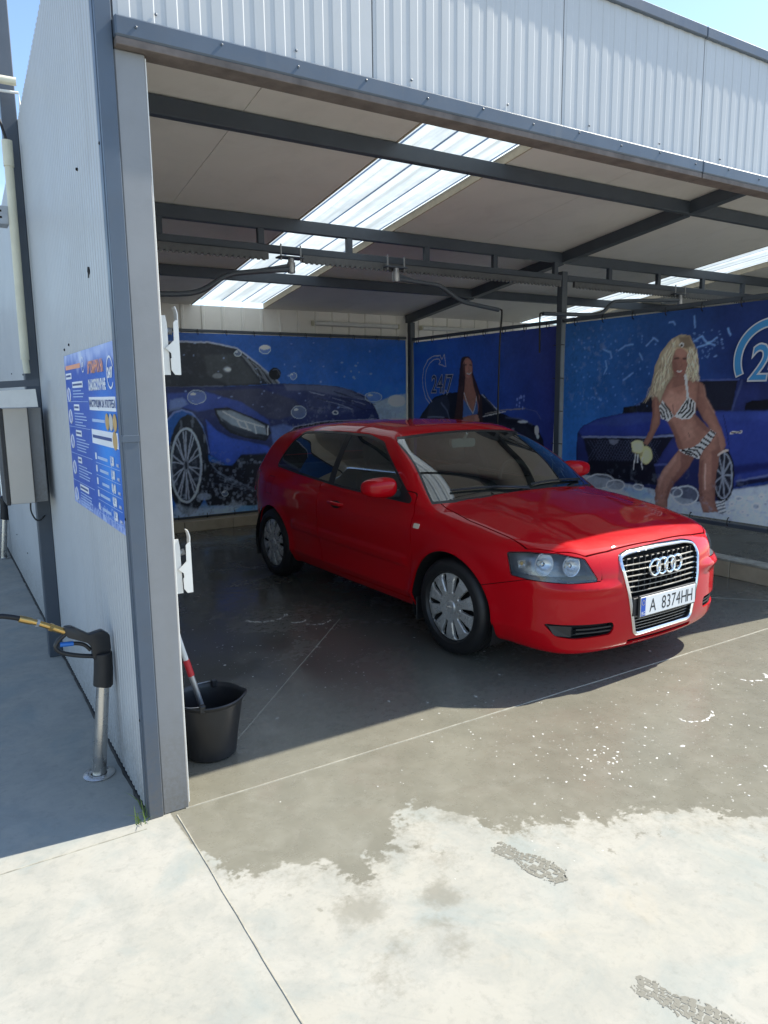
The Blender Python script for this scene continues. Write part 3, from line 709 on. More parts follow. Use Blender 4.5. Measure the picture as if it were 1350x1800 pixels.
def piece(name, labs, mat, parent=car, flange=0.012, off=0.0, sel=None, smooth=True):
    m = np.isin(CL, labs)
    if sel is not None: m &= sel(CV[CT].mean(1))
    T = CT[m]
    if not len(T): return None
    used, inv = np.unique(T, return_inverse=True); T = inv.reshape(T.shape); P = CV[used]+CN[used]*off; N = CN[used]
    # drop slivers
    a = np.linalg.norm(np.cross(P[T[:, 1]]-P[T[:, 0]], P[T[:, 2]]-P[T[:, 0]]), axis=1); T = T[a > 1e-9]
    if flange:
        E_ = np.concatenate([T[:, [0, 1]], T[:, [1, 2]], T[:, [2, 0]]]); key = np.sort(E_, 1); k = key[:, 0].astype(np.int64)*10000000+key[:, 1]
        uq, first, cnt = np.unique(k, return_index=True, return_counts=True); be = E_[first[cnt == 1]]
        bv, binv = np.unique(be, return_inverse=True); binv = binv.reshape(be.shape); n0 = len(P)
        P = np.concatenate([P, P[bv], P[bv]-N[bv]*flange]); e0 = n0+binv; e1 = n0+len(bv)+binv
        T = np.concatenate([T, np.stack([e0[:, 1], e0[:, 0], e1[:, 0]], 1), np.stack([e0[:, 1], e1[:, 0], e1[:, 1]], 1)])
    return mk_np(name, P, T, mat, parent, smooth)
body = piece('body', [SHELL], 'car_red')
hood = piece('hood', [HOOD], 'car_red')
near = lambda c: c[:, 1] > 0; far = lambda c: c[:, 1] < 0
doors = [piece('door', [DOOR], 'car_red', sel=near), piece('door', [DOOR], 'car_red', sel=far)]
fbump = piece('front_bumper', [BUMP], 'car_red', sel=lambda c: c[:, 0] < 2)
piece('rear_bumper', [BUMP], 'car_red', sel=lambda c: c[:, 0] > 2)
piece('windscreen', [GLASS_W], 'car_glass', flange=0, off=-0.002)
piece('rear_screen', [GLASS_R], 'car_glass', flange=0, off=-0.002)
for s_ in (near, far):
    piece('side_window', [GLASS_S], 'car_glass', flange=0, off=-0.004, sel=lambda c, s_=s_: s_(c) & (c[:, 0] < 2.46))
    piece('quarter_window', [GLASS_S], 'car_glass', flange=0, off=-0.004, sel=lambda c, s_=s_: s_(c) & (c[:, 0] > 2.46))
    piece('tail_lamp', [TAIL], 'tail_red', sel=s_)
piece('window_trim', [TRIM], 'black_plastic', flange=0.01, off=-0.001)
for s_ in (near, far):
    piece('window_pillar', [BPIL], 'black_plastic', flange=0.0, off=-0.003, sel=lambda c, s_=s_: s_(c) & (c[:, 0] > 2))
    piece('mirror_triangle', [BPIL], 'black_plastic', flange=0.0, off=-0.003, sel=lambda c, s_=s_: s_(c) & (c[:, 0] < 2))
# black liner a little inside the shell closes the shut lines
piece('inner_liner', [SHELL, HOOD, DOOR, BUMP, SEAM, TAIL], 'gap_black', flange=0, off=-0.0135)
# ------------------------------------------------------------------ car details, all snapped to the body surface
def bis(f, a, b):
    for _ in range(40):
        m = (a+b)/2
        if f(m) < 0: b = m
        else: a = m
    return b
front_u = lambda v, z: bis(lambda q: float(car_sdf(np.float64(q), np.float64(v), np.float64(z))), -0.3, 1.4)
side_v = lambda u, z: bis(lambda q: float(car_sdf(np.float64(u), np.float64(-q), np.float64(z))), -1.2, 0.0)*-1
top_z = lambda u, v: -bis(lambda q: float(car_sdf(np.float64(u), np.float64(v), np.float64(-q))), -1.7, -0.3)
def offset_poly(P, d):
    P = [Vector(p) for p in P]; out = []; n = len(P)
    for i in range(n):
        t = (P[(i+1) % n]-P[i-1]).normalized(); out.append(P[i]+Vector((t.y, -t.x))*d)
    return out
# grille frame, a rounded chrome band round the opening
G_ = [Vector(p) for p in GR_P]
if sum(G_[i].x*G_[(i+1) % len(G_)].y-G_[(i+1) % len(G_)].x*G_[i].y for i in range(len(G_))) < 0: G_ = G_[::-1]
prof = [(0.013, 0.008), (0.012, -0.006), (0.006, -0.011), (-0.003, -0.011), (-0.010, -0.004), (-0.012, 0.02)]
V = []; F = []; n = len(G_)
fu0 = {}
for k, (o_, d_) in enumerate(prof):
    for p in offset_poly(G_, o_):
        V.append((front_u(p.x, p.y)+d_, p.x, p.y))
for k in range(len(prof)-1):
    for i in range(n): F.append((k*n+i, k*n+(i+1) % n, (k+1)*n+(i+1) % n, (k+1)*n+i))
gr = MB().add(V, F).build('grille_frame', 'chrome', car, smooth=True)
# grille backing (a dish behind the opening)
back = []; ring0 = []
for p in offset_poly(G_, -0.012): ring0.append((front_u(p.x, p.y)+0.004, p.x, p.y)); back.append((front_u(p.x*0.98, p.y)+0.055, p.x*0.98, p.y))
gm = MB(); gm.add(ring0+back, [(i, (i+1) % n, n+(i+1) % n, n+i) for i in range(n)]+[tuple(range(n, 2*n))]); gm.build('grille_backing', 'gap_black', car)
ghw = lambda z: float(np.interp(z, [0.262, 0.50, 0.66, 0.712, 0.735], [0.255, 0.312, 0.345, 0.335, 0.25]))
def slat(z, h, mat, w=None, d=0.010):
    hw = (w or ghw(z))-0.010; m = MB(); N_ = 14
    Vv = []
    for i in range(N_+1):
        v = -hw+2*hw*i/N_; u = front_u(v, z)+d
        for du, dz in ((0, -h*0.3), (0, h*0.3), (0.004, h*0.5), (0.028, h*0.5), (0.028, -h*0.5), (0.004, -h*0.5)): Vv.append((u+du, v, z+dz))
    Ff = []
    for i in range(N_):
        for k in range(6): Ff.append((i*6+k, i*6+(k+1) % 6, i*6+6+(k+1) % 6, i*6+6+k))
    Ff += [tuple(range(6)), tuple(range(N_*6, N_*6+6))[::-1]]
    return m.add(Vv, Ff).build('grille_slat', mat, car)
for i in range(7): slat(0.508+0.0305*i, 0.0075, 'satin_chrome')
for i in range(5): slat(0.284+0.0185*i, 0.0045, 'satin_chrome' if i % 1 == 0 else 'black_plastic', d=0.016)
mv = MB()
for v in np.linspace(-0.30, 0.30, 13):
    zt = 0.70; u = front_u(v, 0.6)+0.030; mv.box(u, u+0.02, v-0.0025, v+0.0025, 0.505, 0.70)
mv.build('grille_rib', 'black_plastic', car)
# four interlocking rings
zr_ = 0.632
for i in range(4):
    v = (1.5-i)*0.069; u = front_u(v, zr_)-0.006+(0.0025 if i % 2 else 0.0)
    m = MB(); pts = [(u, v+0.047*math.cos(a), zr_+0.047*math.sin(a)) for a in np.linspace(0, 2*math.pi, 40, endpoint=False)]
    m.tube(pts, 0.0075, 8, closed=True); m.build('badge_ring', 'chrome', car, smooth=True)
# number plate with its holder
pu = front_u(0, 0.43)-0.014
pl = bx('plate_holder', 'black_plastic', pu+0.001, pu+0.014, -0.268, 0.268, 0.360, 0.492, parent=car)
bx('holder_bracket', 'black_plastic', pu+0.0145, pu+0.06, -0.30, 0.30, 0.375, 0.480, parent=car)
plate = bx('number_plate', 'plate_white', pu-0.004, pu+0.0008, -0.260, 0.260, 0.370, 0.483, c=0.002, parent=car)
bx('plate_band', 'plate_blue', pu-0.0050, pu-0.0041, 0.2175, 0.2575, 0.373, 0.480, c=0.0, parent=plate)
pmap = lambda v0, z0: (lambda p: (pu-0.0046-p[2], v0-p[0], z0+p[1]))
for ch, vv in (('A', 0.150), ('8', 0.048), ('3', 0.002), ('7', -0.044), ('4', -0.090), ('H', -0.146), ('H', -0.203)):
    text_mesh('plate_character', ch, 0.110, pmap(vv, 0.3875), 'plate_black', plate, align='CENTER', bold=0.0, sx=0.80)
text_mesh('plate_character', 'BG', 0.030, lambda p: (pu-0.0056, 0.2375-p[0], 0.379+p[1]), 'plate_white', plate, align='CENTER', sx=0.85)
st = MB()
for k in range(12):
    a = 2*math.pi*k/12; cv_, cz_ = 0.2375+0.013*math.cos(a), 0.450+0.013*math.sin(a)
    st.add([(pu-0.0056, cv_+0.0022*math.cos(b), cz_+0.0022*math.sin(b)) for b in np.linspace(0, 2*math.pi, 6)[:-1]], [(0, 1, 2, 3, 4)])
pmat('star_yellow', (0.8, 0.6, 0.05), 0.5); st.build('plate_stars', 'star_yellow', plate)
# lower intakes: dark funnels with fins
for sg in (1, -1):
    IP = [Vector((p[0]*sg, p[1])) for p in INT_P]; n = len(IP)
    a_ = [(front_u(p.x, p.y)+0.002, p.x, p.y) for p in IP]; b_ = [(front_u(p.x, p.y)+0.05, p.x*0.985, p.y) for p in IP]
    MB().add(a_+b_, [(i, (i+1) % n, n+(i+1) % n, n+i) for i in range(n)]+[tuple(range(n, 2*n))]).build('lower_intake', 'black_plastic', car)
    for zf in (0.312, 0.334):
        Vv = []; N_ = 8
        for i in range(N_+1):
            v = (0.43+0.21*i/N_)*sg; u = front_u(v, zf)+0.012
            for du, dz in ((0, -0.004), (0, 0.004), (0.03, 0.004), (0.03, -0.004)): Vv.append((u+du, v, zf+dz))
        MB().add(Vv, [(i*4+k, i*4+(k+1) % 4, i*4+4+(k+1) % 4, i*4+4+k) for i in range(N_) for k in range(4)]).build('intake_fin', 'black_plastic', car)
    lo = [(v, z) for v, z in ((0.66, 0.292), (0.73, 0.298), (0.752, 0.355), (0.66, 0.352))]
    MB().add([(front_u(v*sg, z)+0.014, v*sg, z) for v, z in lo], [(0, 1, 2, 3)]).build('intake_blank', 'black_plastic', car)
m = MB(); N_ = 16
m.add([(front_u(v, z)+d, v, z) for d in (0.03,) for z in (0.196, 0.240) for v in np.linspace(-0.31, 0.31, N_)], [(i, i+1, N_+i+1, N_+i) for i in range(N_-1)]); m.build('lower_slot', 'gap_black', car)
# head lamps: clear cover, grey housing, two bowls, indicator
def lathe_dir(prof, c, ax, n=28):
    ax = Vector(ax).normalized(); a = ax.orthogonal().normalized(); b = ax.cross(a); c = Vector(c); V = []
    for r, h in prof:
        for k in range(n):
            t = 2*math.pi*k/n; V.append(c+ax*h+(a*math.cos(t)+b*math.sin(t))*r)
    return V, [(i*n+k, i*n+(k+1) % n, (i+1)*n+(k+1) % n, (i+1)*n+k) for i in range(len(prof)-1) for k in range(n)]
for sg, s_ in ((1, near), (-1, far)):
    hl = empty('headlamp', (0, 0, 0)); hl.parent = car
    piece('lamp_cover', [LAMP], 'lamp_glass', flange=0, off=-0.001, sel=s_, parent=hl)
    # housing: same surface pushed back along +u
    mk_ = np.isin(CL, [LAMP]) & s_(CV[CT].mean(1)); T = CT[mk_]; used, inv = np.unique(T, return_inverse=True); T = inv.reshape(T.shape); P = CV[used].copy(); P0 = P.copy(); P[:, 0] += 0.125; P[:, 1] -= sg*0.060
    E_ = np.concatenate([T[:, [0, 1]], T[:, [1, 2]], T[:, [2, 0]]]); key = np.sort(E_, 1); kk = key[:, 0].astype(np.int64)*10000000+key[:, 1]
    uq, first, cnt = np.unique(kk, return_index=True, return_counts=True); be = E_[first[cnt == 1]]; n0 = len(P)
    Pn = np.concatenate([P, P0-CN[used]*0.003]); T2 = np.concatenate([T, np.stack([be[:, 0], be[:, 1], be[:, 1]+n0], 1), np.stack([be[:, 0], be[:, 1]+n0, be[:, 0]+n0], 1)])
    mk_np('lamp_housing', Pn, T2, 'lamp_grey', hl, smooth=False)
    for (bu, bv, bz, R) in ((0.262, 0.754, 0.680, 0.062), (0.158, 0.650, 0.676, 0.058)):
        ax = (-0.94, 0.10*sg, 0.06); c0 = (bu+0.070, (bv-0.040)*sg, bz)
        Vq, Fq = lathe_dir([(0.010, 0.0), (R*0.55, 0.008), (R*0.85, 0.028), (R*0.97, 0.048), (R*1.05, 0.050), (R*1.06, 0.044)], c0, ax)
        MB().add(Vq, Fq).build('reflector_bowl', 'bowl_silver', hl, smooth=True)
        Vq, Fq = lathe_dir([(0.0005, 0.040), (R*0.20, 0.037), (R*0.28, 0.026), (R*0.28, 0.004)], c0, ax); MB().add(Vq, Fq).build('bulb_cap', 'satin_chrome', hl, smooth=True)
    c0 = Vector((0.368+0.03, (0.811-0.03)*sg, 0.680)); Vq, Fq = lathe_dir([(0.004, 0.0), (0.022, 0.008), (0.030, 0.03)], c0, (-0.7, 0.6*sg, 0), n=4); MB().add(Vq, Fq).build('indicator_reflector', 'bowl_silver', hl)
    Vq, Fq = lathe_dir([(0.0005, 0.022), (0.008, 0.018), (0.009, 0.0)], c0, (-0.7, 0.6*sg, 0), n=12); MB().add(Vq, Fq).build('indicator_bulb', 'brass', hl, smooth=True)
# ---- wheels
def wheel_cover_mesh():
    global CV, CT, CL, CN
    sv = (CV, CT, CL, CN); NA, NR = 180, 34; rs = np.concatenate([[0.004], np.linspace(0.012, 0.206, NR)])
    hh = np.interp(rs, [0, 0.036, 0.040, 0.050, 0.10, 0.165, 0.192, 0.200, 0.206], [0.021, 0.021, 0.013, 0.016, 0.022, 0.022, 0.014, 0.010, 0.0])
    P = []
    for r, h in zip(rs, hh):
        for k in range(NA): a = 2*math.pi*k/NA; P.append((r*math.cos(a), h, r*math.sin(a)))
    T = []
    for i in range(len(rs)-1):
        for k in range(NA): a, b, c_, d = i*NA+k, i*NA+(k+1) % NA, (i+1)*NA+(k+1) % NA, (i+1)*NA+k; T += [(a, b, c_), (a, c_, d)]
    CV = np.array(P); CT = np.array(T); CL = np.zeros(len(CT), np.int32); CN = np.tile(np.array([0., 1., 0.]), (len(CV), 1))
    r = np.hypot(CV[:, 0], CV[:, 2]); an = np.arctan2(CV[:, 2], CV[:, 0]); per = 2*math.pi/10; loc = (an+per/2) % per-per/2
    x = r*np.cos(loc); yv = r*np.sin(loc)
    t_ = np.clip((x-0.098)/(0.176-0.098), 0, 1); ww = 0.0080+0.0100*t_
    g = np.hypot(x-(0.098+t_*(0.176-0.098)), yv)-ww
    cut(g-0.006, [0], 2)
    r = np.hypot(CV[:, 0], CV[:, 2]); an = np.arctan2(CV[:, 2], CV[:, 0]); loc = (an+per/2) % per-per/2; x = r*np.cos(loc); yv = r*np.sin(loc)
    t_ = np.clip((x-0.098)/(0.176-0.098), 0, 1); ww = 0.0080+0.0100*t_; g = np.hypot(x-(0.098+t_*(0.176-0.098)), yv)-ww
    cut(g, [2], 1)
    # dish the rim of each slot inwards
    gg = np.concatenate([g, np.zeros(len(CV)-len(g))]); d = np.clip(1-gg/0.006, 0, 1)*0.006; P = CV.copy(); P[:, 1] -= d
    keep = CL != 1; T = CT[keep]
    E_ = np.concatenate([T[:, [0, 1]], T[:, [1, 2]], T[:, [2, 0]]]); key = np.sort(E_, 1); kk = key[:, 0].astype(np.int64)*10000000+key[:, 1]
    uq, first, cnt = np.unique(kk, return_index=True, return_counts=True); be = E_[first[cnt == 1]]
    n0 = len(P); Q = P.copy(); Q[:, 1] -= 0.016
    T = np.concatenate([T, np.stack([be[:, 1], be[:, 0], be[:, 0]+n0], 1), np.stack([be[:, 1], be[:, 0]+n0, be[:, 1]+n0], 1)]); P = np.concatenate([P, Q])
    used, inv = np.unique(T, return_inverse=True)
    CV, CT, CL, CN = sv
    Q2 = P[used]; Q2[:, [0, 2]] *= 1.075; return Q2, inv.reshape(T.shape)
WP, WT = wheel_cover_mesh()
tyre_prof = [(0.205, -0.10), (0.25, -0.105), (0.285, -0.102), (0.304, -0.088), (0.3135, -0.066), (0.3150, -0.052), (0.309, -0.050), (0.309, -0.045), (0.3155, -0.043), (0.316, -0.012), (0.310, -0.010), (0.310, 0.010), (0.316, 0.012), (0.3155, 0.043), (0.309, 0.045), (0.309, 0.050), (0.3150, 0.052), (0.3135, 0.066), (0.304, 0.088), (0.285, 0.102), (0.262, 0.107), (0.256, 0.105), (0.245, 0.1075), (0.232, 0.105), (0.226, 0.098), (0.218, 0.085)]
tyre_prof = [(r*0.985, h) for r, h in tyre_prof]
ZW = 0.310
wheel_parts = None
def make_wheel(ux, sg, steer=0.0):
    global wheel_parts
    w = empty('wheel', (ux, 0.768*sg, ZW)); w.parent = car; w.rotation_euler = (0, 0, steer+(0 if sg > 0 else math.pi))
    if wheel_parts is None:
        a = MB().lathe(tyre_prof, ax='y', n=72).build('tyre', 'tyre', w, smooth=True)
        b = mk_np('wheel_cover', WP+np.array([0, 0.075, 0]), WT[:, ::-1], 'wheel_silver', w, smooth=True)
        try: b.data.set_sharp_from_angle(angle=rad(35))
        except Exception: pass
        c = MB().lathe([(0.004, 0.035), (0.14, 0.030), (0.19, 0.055), (0.215, 0.088), (0.222, 0.090)], ax='y', n=48).build('steel_rim', 'gap_black', w, smooth=True)
        d = MB()
        for i in range(4): d.tube([((1.5-i)*0.0085+0.0062*math.cos(q), 0.0965, 0.0062*math.sin(q)) for q in np.linspace(0, 2*math.pi, 16, endpoint=False)], 0.0012, 5, closed=True)
        d = d.build('hub_badge', 'chrome', w); wheel_parts = [a, b, c, d]
    else:
        for p in wheel_parts: q = p.copy(); q.parent = w; COL.objects.link(q)
    return w
wa = make_wheel(AX_F, 1, rad(1.5)); make_wheel(AX_R, 1); make_wheel(AX_F, -1, rad(1.5)); make_wheel(AX_R, -1)
for i, ch in enumerate([c for c in car.children if c.name.startswith('wheel') and c.type == 'EMPTY']): pass
# wheel wells and underbody
for ux in (AX_F, AX_R):
    for sg in (1, -1):
        V = []; N_ = 26
        for i in range(N_+1):
            a = rad(-18)+(math.pi+rad(36))*i/N_
            for vv in (0.50, 0.862): V.append((ux+(ARCH[ux]+0.009)*math.cos(a), vv*sg, ZH+(ARCH[ux]+0.009)*math.sin(a)))
        m = MB().add(V, [(2*i, 2*i+1, 2*i+3, 2*i+2) for i in range(N_)])
        k = [2*i for i in range(N_+1)]; m.f.append(tuple(k)); m.build('wheel_well', 'gap_black', car, fix=False)
m = MB(); m.box(0.25, 3.95, -0.48, 0.48, 0.20, 0.26); m.box(1.27, 3.08, -0.80, 0.80, 0.198, 0.24); m.build('underbody', 'gap_black', car)
# mud flap behind each seen wheel
for ux in (AX_F, AX_R):
    for sg in (1, -1): m = MB().box(ux+0.335, ux+0.347, sg*0.80-0.07, sg*0.80+0.07, 0.14, 0.30, c=0.004).build('mud_flap', 'black_rubber', car)
# ---- mirrors
for sg in (1, -1):
    mr = empty('door_mirror', (1.560, 0.862*sg, 0.962)); mr.parent = car
    V = []; F = []; N1, N2 = 20, 28
    for i in range(N1+1):
        ph = -math.pi/2+math.pi*i/N1
        for k in range(N2):
            th = 2*math.pi*k/N2; se = lambda c, e: math.copysign(abs(c)**e, c)
            x = se(math.cos(ph), 0.65)*se(math.cos(th), 0.8); y = se(math.cos(ph), 0.65)*se(math.sin(th), 0.7); z = se(math.sin(ph), 0.7)
            x = x*0.075 if x < 0 else x*0.045
            V.append((x+0.025*abs(y)*y*sg, sg*(0.108+y*0.120*1.0), 0.045+z*(0.068-0.008*y)))
    for i in range(N1):
        for k in range(N2): F.append((i*N2+k, i*N2+(k+1) % N2, (i+1)*N2+(k+1) % N2, (i+1)*N2+k))
    MB().add(V, F).build('mirror_shell', 'car_red', mr, smooth=True)
    MB().prism(round_poly([(0.02, 0.0), (0.19, 0.0), (0.195, 0.085), (0.03, 0.095)], 0.02, 3), lambda p: (0.046, sg*p[0], p[1]), lambda p: (0.050, sg*p[0], p[1])).build('mirror_glass', 'chrome', mr)
    MB().prism(round_poly([(-0.045, -0.03), (0.05, -0.03), (0.04, 0.02), (-0.04, 0.02)], 0.015, 3), lambda p: (p[0], -0.045*sg, p[1]), lambda p: (p[0]*0.9, 0.07*sg, p[1]+0.008)).build('mirror_arm', 'black_plastic', mr)
# ---- handles, repeaters, wipers
for sg, d in ((1, doors[0]), (-1, doors[1])):
    u0, u1, z0 = 2.20, 2.40, 0.805; vv = side_v(2.3, z0)
    m = MB(); m.tube([(u0, sg*(side_v(u0, z0)-0.004), z0), (u0+0.02, sg*(vv+0.022), z0), (2.30, sg*(vv+0.030), z0+0.003), (u1-0.02, sg*(vv+0.022), z0+0.004), (u1, sg*(side_v(u1, z0)-0.004), z0+0.004)], [0.010, 0.014, 0.015, 0.014, 0.010], 10); m.build('door_handle', 'car_red', d, smooth=True)
    m = MB(); m.add([(2.30+0.075*math.cos(a), sg*(side_v(2.30+0.075*math.cos(a), z0-0.008+0.028*math.sin(a))+0.0015), z0-0.008+0.028*math.sin(a)) for a in np.linspace(0, 2*math.pi, 24, endpoint=False)], [tuple(range(24))]); m.build('handle_shade_patch', 'gap_black', d)  # flat black ellipse on the door paints the shade behind the handle
    m = MB(); u0, z0 = 1.262, 0.778; P = round_poly([(u0-0.028, z0-0.015), (u0+0.028, z0-0.015), (u0+0.028, z0+0.015), (u0-0.028, z0+0.015)], 0.006, 3); m.prism(P, lambda p: (p[0], sg*(side_v(p[0], p[1])-0.002), p[1]), lambda p: (p[0], sg*(side_v(p[0], p[1])+0.005), p[1])); m.build('side_repeater', 'orange_lens', car)
def on_ws(v, z, off=0.012):
    u = bis(lambda q: float(car_sdf(np.float64(q), np.float64(v), np.float64(z))), 0.9, 2.3); return (u-off*0.45, v, z+off*0.9)
for va, vb in ((-0.62, -0.02), (0.02, 0.62)):
    pts = [on_ws(v, 0.972+0.018*math.sin((v-va)/(vb-va)*2.5)) for v in np.linspace(va, vb, 14)]
    wp = MB().tube(pts, 0.007, 6).build('wiper', 'black_rubber', car, smooth=True)
    arm = MB().tube([on_ws(va+0.02, 0.965), on_ws((va+vb)/2-0.05, 0.975, 0.03), on_ws((va+vb)/2, 0.985, 0.022)], 0.006, 6).build('wiper_arm', 'black_plastic', wp)
# ---- cabin
m = MB(); m.box(1.25, 3.95, -0.70, 0.70, 0.265, 0.30); m.build('cabin_floor', 'cabin_dark', car)
N_ = 18; V = []
prof_d = [(1.16, 0.88), (1.22, 0.925), (1.36, 0.940), (1.52, 0.955), (1.66, 0.935), (1.70, 0.87), (1.66, 0.72), (1.55, 0.55)]
for i in range(N_+1):
    v = -0.74+1.48*i/N_
    for u, z in prof_d: V.append((u+0.16*v*v, v, z+(0.025 if (-0.58 < v < -0.16 and u > 1.3 and z > 0.8) else 0)))
k = len(prof_d); MB().add(V, [(i*k+j, i*k+j+1, (i+1)*k+j+1, (i+1)*k+j) for i in range(N_) for j in range(k-1)]).build('dashboard', 'cabin_dark', car, smooth=True)
def seat(u, v, w=0.25):
    st_ = empty('seat', (u, v, 0.30)); st_.parent = car
    def pad(name, poly, hw, mat, par, inset=0.03):
        P = round_poly(poly, 0.05, 4); m = MB(); n = len(P); c = sum((Vector(p) for p in P), Vector((0, 0)))/n; V = []
        for t, sc in ((-1, 0.80), (-0.93, 0.95), (-0.8, 1.0), (0.8, 1.0), (0.93, 0.95), (1, 0.80)):
            for p in P: q = c+(Vector(p)-c)*sc; V.append((q.x, t*hw, q.y))
        F = [(i*n+j, i*n+(j+1) % n, (i+1)*n+(j+1) % n, (i+1)*n+j) for i in range(5) for j in range(n)]+[tuple(range(n)), tuple(range(5*n, 6*n))]
        return m.add(V, F).build(name, mat, par, smooth=True)
    pad('seat_cushion', [(-0.25, 0.10), (0.28, 0.02), (0.30, 0.16), (-0.22, 0.24)], w, 'seat_grey', st_)
    pad('seat_back', [(0.20, 0.10), (0.36, 0.12), (0.52, 0.70), (0.40, 0.73)], w*0.95, 'seat_grey', st_)
    hr = pad('headrest', [(0.42, 0.76), (0.52, 0.76), (0.56, 0.93), (0.46, 0.95)], 0.13, 'seat_grey', st_)
seat(1.95, 0.37); seat(1.95, -0.37); seat(2.85, 0.36, 0.33); seat(2.85, -0.36, 0.33)
sw = [(1.60+0.19*0.35*math.sin(a)*1.0, -0.37+0.185*math.cos(a), 0.93+0.185*math.sin(a)*0.93) for a in np.linspace(0, 2*math.pi, 32, endpoint=False)]
m = MB().tube(sw, 0.014, 8, closed=True); m.tube([(1.60, -0.55, 0.93), (1.58, -0.37, 0.92), (1.60, -0.19, 0.93)], 0.02, 8); m.tube([(1.58, -0.37, 0.92), (1.40, -0.37, 0.84)], 0.03, 8); m.build('steering_wheel', 'black_plastic', car, smooth=True)
# roof lining, rear-view mirror, visors
m = MB(); N1, N2 = 14, 12; V = [(1.92+1.6*i/N1, -0.58+1.16*j/N2, min(top_z(1.92+1.6*i/N1, -0.58+1.16*j/N2)-0.035, 1.375)) for i in range(N1+1) for j in range(N2+1)]
m.add(V, [(i*(N2+1)+j, (i+1)*(N2+1)+j, (i+1)*(N2+1)+j+1, i*(N2+1)+j+1) for i in range(N1) for j in range(N2)]); m.build('roof_lining', 'cabin_light', car)
m = MB(); m.prism(round_poly([(-0.115, -0.035), (0.115, -0.035), (0.12, 0.03), (-0.12, 0.03)], 0.025, 4), lambda p: (1.80, p[0]+0.02, 1.255+p[1]), lambda p: (1.835, p[0]*0.97+0.02, 1.255+p[1]*0.95)); m.tube([(1.81, 0.02, 1.27), (1.78, 0.0, 1.325)], 0.012, 6); m.build('rear_view_mirror', 'cabin_light', car)
MB().box(3.35, 3.95, -0.62, 0.62, 0.95, 0.965, c=0.004).build('parcel_shelf', 'cabin_dark', car)
# ------------------------------------------------------------------ printed pictures for the banners
class Print:
    """flat shapes drawn on a sketch grid; h rectifies the sketch to metres on the cloth (along, up)"""
    def __init__(s, h): s.h = np.array(h+[1.0] if len(h) == 8 else h).reshape(3, 3); s.L = []
    def pt(s, q): w = s.h@np.array([q[0]/1000, q[1]/1000, 1.0]); return (w[0]/w[2], w[1]/w[2])
    def P(s, pts, col, al=1.0, soft=0.008): s.L.append(('P', np.array([s.pt(q) for q in pts]), 0, col, al, soft))
    def S(s, pts, w, col, al=1.0, soft=0.006): s.L.append(('S', np.array([s.pt(q) for q in pts]), w, col, al, soft))
    def E(s, cx, cy, rx, ry, col, al=1.0, soft=0.008, n=16): s.P([(cx+rx*math.cos(2*math.pi*k/n), cy+ry*math.sin(2*math.pi*k/n)) for k in range(n)], col, al, soft)
    def bub(s, cx, cy, rx, ry):
        s.E(cx, cy, rx, ry, (120, 140, 175), .25)
        s.S([(cx+rx*math.cos(2*math.pi*k/18), cy+ry*math.sin(2*math.pi*k/18)) for k in range(19)], .008, (170, 185, 205), .6)
        s.E(cx-rx*.35, cy-ry*.4, rx*.3, ry*.2, (205, 215, 225), .6)
SC = lambda k, s: (math.sin(k*12.9898+s*78.233)*43758.5453) % 1.0
LIN = lambda c: np.array(srgb(*c)[:3])
INK = 2.6                                             # the sketch colours were noted in the shade of the bay
def value_noise(a, z, f, seed):
    r = np.random.default_rng(seed).random((64, 64)); x = a*f; y = z*f; xi = np.floor(x).astype(int); yi = np.floor(y).astype(int); fx = x-xi; fy = y-yi
    fx = fx*fx*(3-2*fx); fy = fy*fy*(3-2*fy); g = lambda i, j: r[i % 64, j % 64]
    return (g(xi, yi)*(1-fx)+g(xi+1, yi)*fx)*(1-fy)+(g(xi, yi+1)*(1-fx)+g(xi+1, yi+1)*fx)*fy
